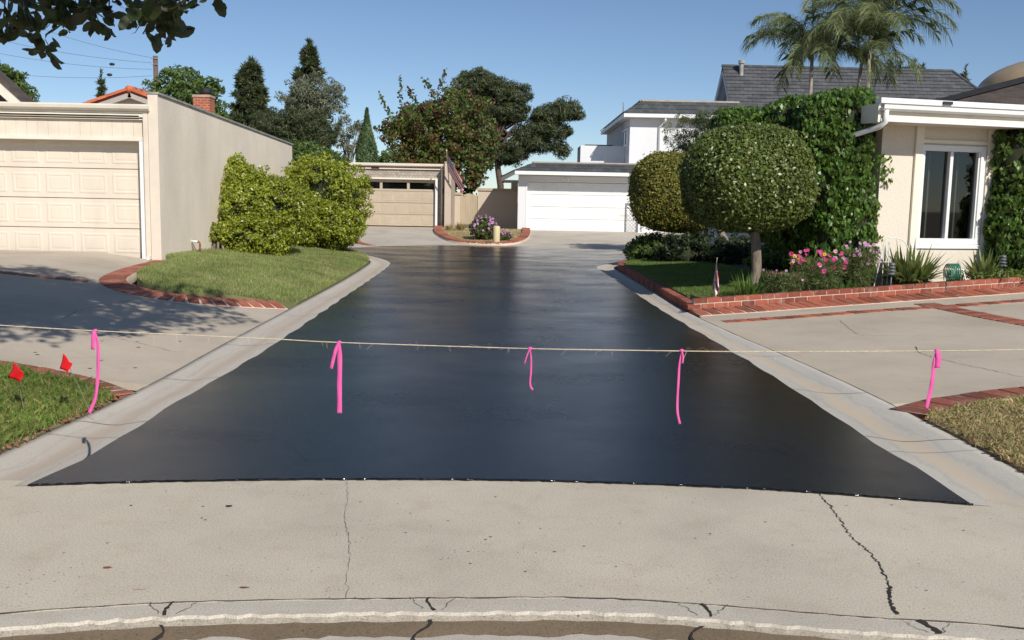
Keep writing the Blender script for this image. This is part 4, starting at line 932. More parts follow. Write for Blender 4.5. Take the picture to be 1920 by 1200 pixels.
# ---- grass
def grass(name, poly, n, hgt, wd, mat, label, zf, offz, lean=.5, bent=False, edge=None, keep=None):
    xs = [p[0] for p in poly]; ys = [p[1] for p in poly]; pts = np.empty((0, 2))
    while len(pts) < n:
        q = np.stack([rng.uniform(min(xs), max(xs), n * 2), rng.uniform(min(ys), max(ys), n * 2)], 1); q = q[inpoly(q[:, 0], q[:, 1], poly)]
        if keep is not None: q = q[keep(q)]
        pts = np.r_[pts, q]
    pts = pts[:n]; z = np.array([zf(x, y) for x, y in pts]) + offz
    P = np.c_[pts, z]; a = rng.uniform(0, 2 * math.pi, n); ln = rng.uniform(.1, 1, n) * lean
    D = np.c_[np.cos(a) * ln, np.sin(a) * ln, np.ones(n)]; D = unit(D); hh = hgt * rng.uniform(.5, 1.35, (n, 1))
    b = rng.uniform(0, 2 * math.pi, n); S = np.c_[np.cos(b), np.sin(b), np.zeros(n)] * wd * rng.uniform(.6, 1.2, (n, 1))
    if bent:
        mid = P + D * hh * .6; tip = mid + unit(D + np.c_[np.cos(a), np.sin(a), -np.ones(n) * .5] * .9) * hh * .5
        V = np.stack([P - S * .5, P + S * .5, mid + S * .4, tip, mid - S * .4], 1); F = np.arange(5 * n).reshape(n, 5)
    else: V = np.stack([P - S * .5, P + S * .5, P + D * hh], 1); F = np.arange(3 * n).reshape(n, 3)
    return tag(npmesh(name, V.reshape(-1, 3), F, mat), label, 'grass', kind='stuff')
grass('grass', lawn_poly, 150000, .055, .013, M['L_grass'], 'mown green lawn on the left before the bushy hedge', lawn_z, .035, .9)
grass('grass', lawnR_poly, 45000, .04, .011, M['L_shadegrass'], 'green lawn in the shade of the topiary trees', h, .135, .8)
grass('grass', parkL, 16000, .085, .0065, M['L_lush'], 'long green grass beside the red marker flags', h, .03, .8, True, keep=lambda q: (q[:, 0] > -4.6))
grass('grass', parkL, 5000, .05, .006, M['L_drygr'], 'dry straw mixed in the green grass at the left', h, .03, 1.6, True, keep=lambda q: (q[:, 0] > -4.3) & (((q[:, 0] + 3.55) ** 2 + (q[:, 1] - 6.35) ** 2 < .12) | (rng.uniform(0, 1, len(q)) < .3)))
grass('grass', parkR, 22000, .05, .006, M['L_drygr'], 'short dry straw-coloured grass at the right edge', h, .03, 1.5, True, keep=lambda q: (q[:, 0] < 4.8))
grass('grass', parkR, 2600, .05, .006, M['L_lush'], 'green blades scattered in the dry grass at the right', h, .03, 1.0, True, keep=lambda q: (q[:, 0] < 4.8))
grass('grass', isl, 9000, .06, .02, M['L_drygr'], 'dry grass on the small island in front of the gate', h, .03, 1.2)

# leaf litter along the verge edge
lit = MB()
lp = []
for i in range(260):
    k = random.random(); y = 5.35 + 2.0 * k; x = float(np.interp(y, [p[1] for p in outL[:5]], [p[0] for p in outL[:5]])) - random.uniform(-.03, .12); lp.append((x, y, h(x, y) + .04))
for i in range(120):
    y = random.uniform(5.2, 7.1); x = float(np.interp(y, [p[1] for p in outR[:5]], [p[0] for p in outR[:5]])) + random.uniform(-.0, .1); lp.append((x, y, h(x, y) + .04))
tag(leafmesh('leaf_litter', np.array(lp), np.tile((0, 0, 1.), (len(lp), 1)), .045, .022, leafmat('litter', [(.20, .08, .04), (.30, .16, .08), (.12, .06, .03), (.38, .27, .15)], .8, .1), None, .5), 'brown fallen leaves along the verge edges', 'leaves', kind='stuff')

# ---- bushy hedge on the left: four separate shrubs
def shrub(name, label, parts_, nc, per, cr, L, W, mat, base, group=None, amp=.16, stems=5, core=.74):
    t = thing(name, label, 'shrub', base, group)
    Ps, Ns = [], []
    for i, (c, r) in enumerate(parts_):
        P, Nn, C = clumps(c, r, nc, cr, per, .72, amp, seed=i + int(abs(c[0]) * 97)); Ps.append(P); Ns.append(Nn)
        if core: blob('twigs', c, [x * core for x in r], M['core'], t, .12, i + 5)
    P = np.concatenate(Ps); Nn = np.concatenate(Ns); k = P[:, 2] > base[2] + .04
    leafmesh('foliage', P[k], Nn[k], L, W, M[mat], t, .7, 4)
    m = MB()
    for i in range(stems):
        c, r = parts_[i % len(parts_)]; m.tube([(base[0] + random.uniform(-.25, .25), base[1] + random.uniform(-.2, .2), base[2] - .05), (c[0] + random.uniform(-.4, .4) * r[0], c[1] - r[1] * .3, base[2] + .45), (c[0] + random.uniform(-.6, .6) * r[0], c[1], c[2])], [.03, .025, .012], 6)
    m.build('stem', M['barkgrey'], t, True); return t
shrub('shrub', 'yellow-green shrub nearest the greige wall on the lawn', [((-6.1, 20.9, 1.55), (.62, .65, .85)), ((-5.65, 20.7, 1.2), (.75, .8, .85)), ((-5.2, 20.9, 1.3), (.72, .75, .82)), ((-5.5, 20.4, .75), (.8, .7, .5))], 290, 44, .17, .062, .035, 'L_bright', (-5.65, 20.9, .33), 'bushy shrubs beside the greige wall')
shrub('shrub', 'broad round yellow-green shrub beside the tan garage', [((-4.95, 24.2, 1.75), (.75, .8, .85)), ((-4.45, 24.6, 1.55), (.72, .8, .8)), ((-4.5, 24.0, .9), (.72, .7, .55)), ((-5.3, 23.6, 1.1), (.6, .6, .7))], 300, 44, .18, .066, .037, 'L_bright', (-4.75, 24.3, .2), 'bushy shrubs beside the greige wall')
shrub('shrub', 'darker green clipped shrub rising behind the yellow-green shrubs', [((-6.5, 29.6, 2.25), (.75, .8, .95)), ((-5.85, 29.6, 2.2), (.72, .8, .85)), ((-6.0, 29.4, 1.0), (1.0, .8, 1.0))], 250, 30, .2, .09, .05, 'L_broad', (-6.1, 29.6, .05), 'bushy shrubs beside the greige wall')
shrub('sapling', 'small sparse shrub with pale bare stems by the greige wall', [((-6.35, 19.7, .88), (.30, .28, .16)), ((-6.05, 19.8, .80), (.22, .22, .16))], 30, 26, .10, .06, .035, 'L_bright', (-6.1, 19.75, .38), None, .1, 10, 0)
tuft_pts = []
# straw tuft at the sapling's foot
def tuft(name, label, cat, c, n, L, W, mat, spread=.7, droop=.6, group=None, seg=4, rad0=.06, up=1.0):
    """strap leaves arching out from a base"""
    t = thing(name, label, cat, c, group)
    V = []; F = []
    for i in range(n):
        a = random.uniform(0, 2 * math.pi); sp = random.uniform(.15, 1) * spread; l = L * random.uniform(.6, 1.1); wv = W * random.uniform(.7, 1.1)
        dx, dy = math.cos(a), math.sin(a); px, py = -dy, dx; b0 = len(V); ro = rad0 * random.uniform(0, 1)
        for k in range(seg + 1):
            s = k / seg; rr = ro + l * sp * s * (1 if s < .6 else 1.0); z = l * up * (s * (1 - .35 * sp) - droop * sp * s * s * .8); ww = wv * (1 - .15 * s if s < .6 else (1 - s) * 2.0 + .02) * (.5 + min(1, s * 4) * .5)
            for q in (-.5, .5): V.append((c[0] + dx * rr + px * ww * q, c[1] + dy * rr + py * ww * q, c[2] + z))
        for k in range(seg): F.append((b0 + 2 * k, b0 + 2 * k + 1, b0 + 2 * k + 3, b0 + 2 * k + 2))
    npmesh('leaf_clump', V, F, M[mat], t); return t
tuft('grass_tuft', 'pale dry grass tuft at the foot of the greige wall', 'tuft', (-6.6, 19.0, h(-6.6, 19.0) + .03), 70, .22, .012, 'L_drygr', .8, .4)
tuft('grass_tuft', 'dry straw tuft by the rusty pipe', 'tuft', (-6.62, 18.0, h(-6.6, 18.0) + .03), 70, .16, .012, 'L_drygr', 1.0, .4)

# ---- clipped topiary trees
def topiary(label, c, r, base, mat, n, trunks, sd, group='clipped topiary trees'):
    t = thing('topiary_tree', label, 'topiary', base, group)
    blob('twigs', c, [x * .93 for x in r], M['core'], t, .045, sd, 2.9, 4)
    P, Nn = ell(c, r, n, .90, .05, 3, sd, 2.9); P2, N2 = ell(c, [x * 1.03 for x in r], n // 14, .96, .07, 4, sd, 2.9); P = np.r_[P, P2]; Nn = np.r_[Nn, N2]; leafmesh('crown', P, Nn, .062, .036, M[mat], t, .85, 4)
    for (b, tp, ra, rb_) in trunks: trunk(t, b, tp, ra, rb_, M['barkgrey'], (), 10, .03)
    return t
topiary('large clipped dome topiary on a thick straight trunk', (3.84, 16.0, 2.03), (1.02, 1.0, .85), (4.03, 16.0, .2), 'L_clip', 42000, [((4.05, 16.0, .12), (4.0, 16.0, 1.4), .085, .08)], 3)
topiary('smaller yellowish clipped topiary behind the large dome', (4.07, 24.5, 1.88), (1.10, 1.1, 1.0), (4.76, 24.5, .2), 'L_clipy', 32000, [((4.72, 24.5, .12), (4.5, 24.5, 1.25), .11, .09), ((5.5, 23.9, .15), (5.0, 24.2, 1.35), .10, .08)], 11)

# ---- vines on the house
def vine(label, boxes, n, sprigs, base, sd):
    t = thing('vine', label, 'vine', base)
    Ps, Ns = [], []
    for i, (c, r) in enumerate(boxes):
        P, Nn, C = clumps(c, r, int(n / 30), .13, 30, .90, .07, sd + i, 4.5); Ps.append(P); Ns.append(Nn); blob('stems', c, [x * .9 for x in r], M['core'], t, .04, sd + i, 4.5, 3)
    for (x, y, z, dx) in sprigs:
        k = 26; s = rng.uniform(0, 1, (k, 1)); Ps.append(np.array((x, y, z)) + s * np.array((dx, -.05, -.1)) + rng.normal(0, .035, (k, 3))); Ns.append(rng.normal(0, 1, (k, 3)) + np.array((0, -1, .4)))
    P = np.concatenate(Ps); Nn = np.concatenate(Ns)
    leafmesh('foliage', P, Nn, .09, .05, M['L_vine'], t, .55, 4, tang=np.tile((0, -.2, -1.), (len(P), 1))); return t
vine('dense dark green vine covering the left corner of the cream house', [((5.15, 17.3, 2.2), (.85, 1.05, 1.28)), ((4.65, 17.7, 2.6), (.75, .8, .62)), ((5.4, 16.75, 1.35), (.55, .7, .85)), ((5.55, 17.0, 3.0), (.5, .9, .5)), ((4.3, 18.3, 2.9), (.5, .5, .4)), ((5.2, 16.25, 2.45), (.55, .62, .95)), ((5.42, 16.15, 1.2), (.45, .5, .95))], 20000, [(5.9, 15.93, 2.45, .22), (5.92, 15.95, 2.28, .25), (5.92, 15.95, 2.12, .25), (5.85, 15.9, 1.15, .22), (5.85, 15.9, 1.0, .2), (5.9, 15.93, 1.7, .15)], (5.2, 17, .3), 21)
vine('dark green vine at the right edge beside the tall window', [((8.72, 16.55, 1.95), (.62, .45, 1.2)), ((9.3, 16.7, 2.05), (.6, .5, 1.0)), ((8.55, 16.42, 1.2), (.42, .35, .7))], 12000, [(8.15, 16.35, 2.55, .12)], (8.8, 16.5, .4), 31)

# ---- generic trees
def tree(name, label, base, top, r0_, ells, nc, per, cr, L, W, mat, barkm='barkbrown', limbs=8, shell=.4, amp=.2, group='background trees', shape=4, jit=.7, extra=None, sd=0):
    t = thing(name, label, 'tree', base, group); Ps, Ns, Cs = [], [], []
    tot = sum(r[0] * r[1] + r[2] * r[0] for c, r in ells)
    for i, (c, r) in enumerate(ells):
        k = max(6, int(nc * (r[0] * r[1] + r[2] * r[0]) / tot)); P, Nn, C = clumps(c, r, k, cr, per, shell, amp, seed=sd + i + int(abs(c[0]) * 31)); Ps.append(P); Ns.append(Nn); Cs.append(C)
    P = np.concatenate(Ps); Nn = np.concatenate(Ns); C = np.concatenate(Cs)
    if extra is not None: P = np.concatenate([P, extra]); Nn = np.concatenate([Nn, rng.normal(0, 1, extra.shape)])
    leafmesh('crown', P, Nn, L, W, M[mat], t, jit, shape)
    trunk(t, base, top, r0_, r0_ * .4, M[barkm], [tuple(C[i]) for i in rng.choice(len(C), min(limbs, len(C)), replace=False)]); return t
def E3(x, y, z, a, b, c): return ((x, y, z), (a, b, c))
tree('tree', 'loose green tree above the gabled roof at the left edge', (-24.2, 45, .2), (-24.0, 45, 6.0), .18, [E3(-23.9, 45, 6.5, 1.2, 1.1, 1.1), E3(-22.9, 45, 5.8, .75, .9, .9), E3(-23.1, 45, 6.4, .5, .6, .5)], 150, 40, .38, .20, .10, 'L_broad')
tree('tree', 'round bright green tree behind the brick chimney', (-15.4, 45, .2), (-15.4, 45, 6.0), .2, [E3(-15.5, 45, 6.2, 1.45, 1.3, 1.25), E3(-16.6, 45, 5.6, .7, .8, .7), E3(-14.3, 45, 6.0, .75, .8, .9), E3(-13.9, 45, 5.2, .5, .6, .6)], 260, 44, .38, .18, .09, 'L_broad')
def conifer(label, base, top, R, n_w, mat, L=.35, sd=0, droop=-.1, group='background conifers', needles=54, prof=None):
    """whorled branches with needle tufts along them"""
    t = thing('conifer', label, 'tree', base, group); b = np.array(base, float); tp = np.array(top, float); Ps, Ds = [], []; m = MB(); Hh = tp[2] - b[2]
    m.tube([tuple(b), tuple(b + (tp - b) * .5), tuple(tp)], [.02 * Hh, .012 * Hh, .012], 6)
    prof = prof or (lambda s: (1 - s) ** .75)
    for i in range(n_w):
        s = i / n_w; z0 = .12 + .86 * s; c = b + (tp - b) * z0; rr = R * prof(s) * random.uniform(.75, 1.15); nb_ = random.choice((4, 5, 6))
        for j in range(nb_):
            a = random.uniform(0, 2 * math.pi); q = rr * random.uniform(.65, 1.1); e = c + np.array((math.cos(a) * q, math.sin(a) * q, droop * q + .25 * q * random.uniform(.2, 1)))
            m.tube([tuple(c), tuple(e)], [.03, .008], 4, False); k = max(3, int(q / .16))
            for u in np.linspace(.25, 1.05, k):
                p = c + (e - c) * u; dd = unit(rng.normal(0, 1, (needles, 3)) + (e - c) / max(q, .1) * .6 + np.array((0, 0, .35))); Ps.append(np.tile(p, (needles, 1)) + rng.normal(0, .05, (needles, 3))); Ds.append(dd)
    for k in range(5):
        dd = unit(rng.normal(0, .6, (needles, 3)) + np.array((0, 0, 1.))); Ps.append(np.tile(tp - np.array((0, 0, .25 * k)), (needles, 1))); Ds.append(dd)
    P = np.concatenate(Ps); D = np.concatenate(Ds); B = unit(np.cross(D, rng.normal(0, 1, D.shape))); l = L * rng.uniform(.6, 1.2, (len(P), 1)); wv = l * .16
    V = np.stack([P - B * wv, P + B * wv, P + D * l], 1); npmesh('crown', V.reshape(-1, 3), np.arange(len(P) * 3).reshape(-1, 3), M[mat], t); m.build('trunk', M['barkbrown'], t); return t
conifer('small thin conifer poking up left of the terracotta gable', (-25.4, 60, .3), (-25.4, 60, 8.9), .75, 18, 'L_pine', .3, needles=14)
conifer('left dark conifer with a narrow tufted top', (-16.9, 62, .3), (-16.75, 62, 10.0), 2.05, 34, 'L_pine', .42, prof=lambda s: .25 + .8 * (1 - s) ** .8 if s < .9 else .25)
conifer('tallest pointed conifer behind the grey-leaved tree', (-13.6, 64, .3), (-13.5, 64, 11.5), 2.1, 36, 'L_pine', .42, prof=lambda s: (1 - s) ** .6 if s < .6 else .5 * (1 - (s - .6) / .45) + .06)
tree('tree', 'grey-green eucalyptus in front of the tallest conifer', (-12.4, 60, .3), (-12.6, 60, 8), .2, [E3(-13.4, 60, 7.7, 1.2, 1, .9), E3(-12.2, 60, 8.2, 1.2, 1, .9), E3(-11.3, 60, 7.6, .8, .8, 1.0), E3(-12.0, 60, 7.0, 1.3, 1, .8)], 200, 36, .36, .22, .06, 'L_euc', 'barkgrey')
tree('tree', 'dark bushy pine mass below the grey-leaved tree', (-13.5, 58, .3), (-13.5, 58, 5), .22, [E3(-14.6, 58, 5.3, 1.4, 1.2, 1.2), E3(-13.2, 58, 5.7, 1.5, 1.2, 1.1), E3(-11.9, 58, 5.5, 1.1, 1.1, 1.1), E3(-13.3, 58, 4.3, 2.3, 1.2, 1.0), E3(-15.6, 58, 4.6, .8, 1, .9)], 460, 70, .42, .30, .04, 'L_pine', shape=4)
tree('tree', 'slender open grey-green tree beside the cypress', (-10.6, 62, .3), (-10.7, 62, 5.5), .12, [E3(-10.9, 62, 6.0, .6, .6, .9), E3(-10.2, 62, 5.6, .6, .6, .8), E3(-10.9, 62, 4.6, .7, .7, .9), E3(-9.9, 62, 6.1, .4, .4, .4)], 85, 30, .28, .22, .05, 'L_euc', 'barkgrey', 14)
def cypress():
    t = thing('cypress', 'narrow pointed green cypress above the tan garage', 'tree', (-9.45, 62, .3), 'background conifers'); n = 9000; s = rng.uniform(0, 1, n) ** .8; a = rng.uniform(0, 2 * math.pi, n)
    R = np.where(s < .62, .66, .66 * np.clip((1 - s) / .38, 0, 1) ** 1.15) * rng.uniform(.75, 1.05, n) * (1 + .12 * np.sin(a * 3 + s * 5)); z = .6 + s * 6.6
    P = np.c_[-9.45 + R * np.cos(a), 62 + R * np.sin(a), z]; D = unit(np.c_[np.cos(a) * .35, np.sin(a) * .35, np.ones(n)]); leafmesh('crown', P, np.c_[np.cos(a), np.sin(a), np.full(n, .3)], .30, .08, M['L_cypress'], t, .4, 4, tang=D); trunk(t, (-9.45, 62, .3), (-9.45, 62, 6), .12, .03, M['barkbrown'])
cypress()
up_ = np.concatenate([np.array(b0) + np.linspace(0, 1, 60)[:, None] * np.array(d_) + rng.normal(0, .07, (60, 3)) for b0, d_ in (((-5.4, 46, 5.8), (-.05, 0, 1.5)), ((-5.9, 46, 5.5), (-.5, 0, .9)), ((-3.6, 46, 6.7), (.25, 0, .9)), ((-3.9, 46, 6.6), (-.5, 0, .6)), ((-3.1, 46, 6.9), (.7, 0, .5)), ((-6.1, 46, 4.8), (-.6, 0, .1)), ((-4.7, 46, 6.0), (-.35, 0, .7)))])
tree('tree', 'red-tinged dense tree behind the courtyard gate', (-2.9, 46, .3), (-3.3, 46, 4), .22, [E3(-3.6, 46, 4.4, 2.4, 1.8, 1.7), E3(-3.0, 46, 5.6, 1.6, 1.5, 1.1), E3(-4.8, 46, 4.9, 1.2, 1.2, 1.0), E3(-2.6, 46, 3.2, 1.7, 1.3, 1.5), E3(-3.8, 46, 3.2, 1.4, 1.2, 1.1), E3(-2.0, 46, 4.4, 1.1, 1.1, 1.2)], 820, 40, .40, .17, .10, 'L_redt', extra=up_)
tree('pine_tree', 'leaning dark pine with open layered branches in the centre', (-.6, 52, .3), (-1.2, 52, 6.6), .22, [E3(-2.0, 52, 7.7, 1.2, 1.0, .75), E3(-1.1, 52, 7.3, .8, .8, .6), E3(.0, 52, 7.2, .75, .7, .55), E3(-.5, 52, 6.3, 1.1, .9, .55), E3(1.6, 52, 6.1, .75, .7, .5), E3(2.6, 52, 6.4, .85, .7, .55), E3(1.9, 52, 5.4, .95, .8, .5), E3(.7, 52, 5.2, .8, .7, .5), E3(1.2, 52, 4.6, .8, .7, .45), E3(2.4, 52, 4.35, .4, .4, .3), E3(-.2, 52, 4.2, .9, .8, .6), E3(-2.6, 52, 6.6, .9, .8, .6)], 640, 74, .38, .30, .04, 'L_pine', limbs=40, group='background conifers')
tree('tree', 'low far green tree right of the cypress', (-8.9, 70, .3), (-8.9, 70, 4), .15, [E3(-8.9, 70, 4.2, 1.3, 1, .9)], 60, 34, .36, .22, .11, 'L_broad')
conifer('dark conifer top peeking over the charcoal roof behind the palms', (17.5, 62, .3), (17.5, 62, 11.4), 1.1, 26, 'L_pine', .35, needles=18)
for i_, (x, z, r_) in enumerate(((24.3, 10.7, .55), (25.3, 10.75, .7), (26.6, 11.0, .9), (27.6, 10.8, .7))):
    conifer(['leftmost of four pines above the roof ridge at the right', 'second of four pines above the roof ridge at the right', 'tallest of four pines above the roof ridge at the right', 'rightmost of four pines above the roof ridge at the right'][i_], (x, 64 + i_, .3), (x, 64 + i_, z + .35), r_ * 1.6, 26, 'L_pine', .38, needles=18, prof=lambda s: .5 + .5 * (1 - s))
conifer('lone thin pine between the charcoal roof and the dome', (31.9, 70, .3), (31.9, 70, 11.7), .75, 24, 'L_pine', .3, needles=12, prof=lambda s: .6 * (1 - s) + .25)
tree('tree', 'feathery olive-green small tree behind the topiaries', (6.0, 30, .2), (5.8, 30, 3.2), .07, [E3(5.5, 30, 3.8, .8, .7, .62), E3(6.3, 30, 3.95, .8, .7, .6), E3(5.2, 30, 3.1, .6, .6, .4), E3(6.0, 30, 3.2, .9, .7, .5), E3(4.8, 30, 2.75, .35, .4, .3)], 330, 44, .22, .13, .018, 'L_feather', group=None)

# ---- palms
def palm(label, base, head, nf, fl, sd):
    t = thing('palm_tree', label, 'palm', base, 'feather palms behind the vine'); random.seed(sd); hd = np.array(head); m = MB(); Ps = []; Fs = 0
    b = Vector(base); q = Vector(head); m.tube([b, b.lerp(q, .5) + Vector((.05, 0, 0)), q], [.075, .06, .045], 8); m.build('trunk', M['palmbark'], t, True)
    rm = MB(); V = []
    for i in range(nf):
        a = 2 * math.pi * (i * .382 + random.uniform(-.06, .06)); el = rad(random.uniform(14, 86)); L = fl * random.uniform(.8, 1.1); d = np.array((math.cos(a), math.sin(a), 0)); p = hd.copy(); path = [p.copy()]; n = 14
        for k in range(n):
            e2 = el - rad(138) * (k / n) ** 1.5 * random.uniform(.75, .85); p = p + (d * math.cos(e2) + np.array((0, 0, math.sin(e2)))) * L / n; path.append(p.copy())
        rm.tube([tuple(x) for x in path], [.016 * (1 - k / (n + 3)) for k in range(n + 1)], 4, False)
        P = np.array(path); tt = np.linspace(.10, 1, 100) * n
        for u in tt:
            k = min(int(u), n - 1); c = P[k] + (P[k + 1] - P[k]) * (u - k); tg = unit(P[k + 1] - P[k]); sd_ = unit(np.cross(tg, np.array((0, 0, 1.))) + 1e-6)
            for s in (-1, 1):
                dr = unit(sd_ * s * random.uniform(.5, 1) + tg * .55 + np.array((0, 0, random.uniform(-.9, .2)))); l = .50 * random.uniform(.7, 1.1) * (1.1 - .55 * abs(u / n - .45)); w_ = unit(np.cross(dr, rng.normal(0, 1, 3))) * .005
                mid = c + dr * l * .55; tip = mid + unit(dr + np.array((0, 0, -1.0))) * l * .5; V += [c - w_, c + w_, mid + w_, tip, mid - w_]
    rm.build('frond_stalk', M['L_palm'], t); V = np.array(V); npmesh('fronds', V, np.arange(len(V)).reshape(-1, 5), M['L_palm'], t)
palm('left feather palm with drooping fronds behind the vine', (7.75, 26, .2), (7.78, 26, 5.6), 26, 2.25, 5)
palm('right feather palm with tall arching fronds behind the vine', (8.95, 25.2, .2), (9.0, 25.2, 5.95), 28, 2.3, 9)
palm('slim leaning palm stem between the two feather palms', (8.6, 25.6, .2), (8.95, 25.6, 5.3), 9, 1.8, 14)
random.seed(77)

# ---- street tree over the left driveway
ST = thing('street_tree', 'large-leaved tree whose branches hang into the top left corner', 'tree', (-4.5, 5.0, .1))
Pc, Nc, Cc = clumps((-2.75, 4.6, 5.7), (2.35, 2.3, 1.0), 520, .42, 38, .15, .2, 41); keep_ = Pc[:, 2] > 1.75 + .235 * Pc[:, 1] + .95; Pc = Pc[keep_]; Nc = Nc[keep_]
leafmesh('crown', Pc, Nc, .12, .065, M['L_ficus'], ST, .6, 8)
tw = MB(); sprP, sprN = [], []
spr = [(-3.4, 6.6, 2.81), (-3.42, 6.85, 2.83), (-3.43, 7.1, 2.74), (-3.54, 7.35, 2.65), (-3.05, 6.6, 2.73), (-2.99, 6.85, 2.88), (-3.03, 7.1, 2.84), (-3.04, 7.35, 2.86), (-2.51, 6.6, 2.8), (-2.6, 6.85, 2.7), (-2.55, 7.1, 2.85), (-2.56, 7.35, 2.81), (-2.23, 6.6, 2.85), (-2.11, 6.85, 2.96), (-2.57, 7.1, 2.94), (-3.61, 7.35, 3.01), (-3.1, 6.6, 2.84), (-2.7, 6.85, 2.89), (-3.7, 7.1, 2.77), (-3.73, 7.35, 2.78)]
hubs = [(-3.5, 6.8, 3.15), (-2.95, 6.9, 3.1), (-2.4, 6.9, 3.1)]
for hb in hubs: tw.tube([(-4.2, 5.2, 4.6), (hb[0] - .3, 6.2, 4.0), hb], [.04, .025, .010], 6)
for i, p in enumerate(spr):
    hb = min(hubs, key=lambda q: math.dist(q, p)); md = [(hb[k] + p[k]) / 2 + random.uniform(-.05, .05) for k in range(3)]; tw.tube([hb, md, p], [.008, .006, .004], 5)
    k = 9 if i % 2 else 12; d = unit(rng.normal(0, 1, (k, 3)) * np.array((1, 1, .8)) + np.array((0, 0, -.25))); s = rng.uniform(.055, .13, (k, 1)); sprP.append(np.array(p) + d * s); sprN.append(d)
    for kk in range(4):
        u = random.uniform(.3, .9); q = np.array(hb) * (1 - u) + np.array(p) * u; d = unit(rng.normal(0, 1, (2, 3))); sprP.append(q + d * .06); sprN.append(d)
sp_ = np.concatenate(sprP); sn_ = np.concatenate(sprN)
leafmesh('hanging_leaves', sp_, np.cross(sn_, rng.normal(0, 1, sn_.shape)), .125, .068, M['L_ficus'], ST, .25, 8, tang=sn_)
tw.build('twig', M['barkbrown'], ST, True)
trunk(ST, (-4.5, 5.0, .05), (-4.3, 5.0, 5.2), .17, .10, M['barkgrey'], [tuple(Cc[i]) for i in range(0, 240, 12)], 10)

# ================================================================== string, ribbons, marker flags
sy = 5.1
sp = [(-4.4, 4.86, 1.02), (-3.4, 5.02, .935), (-2.745, 5.1, .887), (-2.24, 5.1, .867), (-1.315, 5.1, .842), (-.93, 5.1, .829), (0, 5.1, .816), (.5, 5.1, .816), (.914, 5.1, .818), (1.264, 5.1, .822), (2.0, 5.1, .838), (2.75, 5.1, .862), (3.5, 5.1, .90), (4.6, 5.1, .96)]
ST2 = thing('twine', 'pale jute twine stretched across the whole lane', 'twine', (0, 5.1, .816))
tp = catmull(sp, .06); mt = MB(); mt.tube(tp, [.0026 * random.uniform(.85, 1.2) for _ in tp], 6); mt.build('line', M['twine'], ST2, True)
fz_ = MB()
for i in range(70):
    x = random.uniform(-2.6, 2.6); z = float(np.interp(x, [p[0] for p in tp], [p[2] for p in tp])); l = random.uniform(.01, .05) if i % 12 else random.uniform(.06, .12); a = random.uniform(0, 6.28)
    fz_.tube([(x, 5.1, z), (x + .5 * l * math.cos(a), 5.1 - .01, z + .6 * l * math.sin(a)), (x + l * math.cos(a) * .9, 5.09, z + l * math.sin(a) * .8 - .3 * l)], .0005, 3, False)
fz_.build('fibres', M['twine'], ST2)
stk = thing('stake', 'wooden stake holding the right end of the twine', 'stake', (4.6, 5.1, .1)); MB().box(4.585, 4.625, 5.08, 5.12, 0, 1.05).build('post', M['tanboard'], stk)
def ribbon(label, pts, wd, tail, twist=0.):
    """surveyor's ribbon: a knot round the twine, a long tail and a short tail; pts = [(x, z)]"""
    x0, z0 = pts[0]; t = thing('ribbon', label, 'ribbon', (x0, 5.1, z0), 'pink ribbons tied along the twine')
    def rib(name, P, ww, yo, tw0, tw1):
        C = catmull([(a, b) for a, b in P], .012); V = []; n = len(C)
        for i, (a, b) in enumerate(C):
            s = i / (n - 1); an = tw0 + (tw1 - tw0) * s; w_ = ww * (.45 + .55 * min(1, s * 5)); tx = C[min(i + 1, n - 1)][0] - C[max(i - 1, 0)][0]; tz = C[min(i + 1, n - 1)][1] - C[max(i - 1, 0)][1]; L = math.hypot(tx, tz) + 1e-9
            nx, nz = -tz / L, tx / L
            if nx < 0: nx, nz = -nx, -nz
            fold = .004 * math.sin(s * 17 + a * 9) * min(1, 4 * s)
            for q in (-.5, 0, .5): V.append((a + nx * w_ * q * math.cos(an), 5.1 + yo + w_ * q * math.sin(an) + (fold if q == 0 else 0), b + nz * w_ * q * math.cos(an)))
        F = [(3 * i + j, 3 * i + j + 1, 3 * i + 4 + j, 3 * i + 3 + j) for i in range(n - 1) for j in (0, 1)]
        o = npmesh(name, V, F, M['pink'], t, True); md = o.modifiers.new('s', 'SOLIDIFY'); md.thickness = .0006
    rib('long_tail', pts, wd, -.004, *((0, 0) if not twist else (twist, twist * .35)))
    rib('short_tail', [(x0 - .002, z0)] + tail, wd * (1.3 if wd in (.018, .021) else .7), -.010, .25, -.2)
    k = MB(); k.tube([(x0 - .012, 5.1, z0 - .002), (x0 - .004, 5.1, z0), (x0 + .006, 5.1, z0), (x0 + .014, 5.1, z0 - .002)], [.004, .0095, .0095, .004], 8); k.build('knot', M['pink'], t, True)
ribbon('pink ribbon nearest the grass, curving to the left', [(-2.236, .867), (-2.222, .80), (-2.222, .70), (-2.230, .60), (-2.246, .50), (-2.282, .415)], .018, [(-2.242, .82), (-2.246, .766)], 0)
ribbon('widest straight pink ribbon, with a short side tail, over the asphalt', [(-.925, .829), (-.922, .74), (-.924, .6), (-.924, .442)], .026, [(-.945, .78), (-.968, .685)], 0)
ribbon('shortest pink ribbon with a curled tip at mid lane', [(.100, .816), (.106, .77), (.108, .70), (.104, .63), (.112, .600), (.122, .593)], .010, [(.085, .78), (.072, .735)], 0)
ribbon('longest thin twisted pink ribbon over the right of the lane', [(.914, .820), (.905, .74), (.904, .66), (.902, .57), (.906, .48), (.921, .418)], .014, [(.922, .79), (.920, .752)], .5)
ribbon('pink ribbon tied at the right over the concrete driveway', [(2.282, .848), (2.272, .78), (2.270, .70), (2.262, .62), (2.248, .53)], .021, [(2.292, .81), (2.290, .755)], 0)
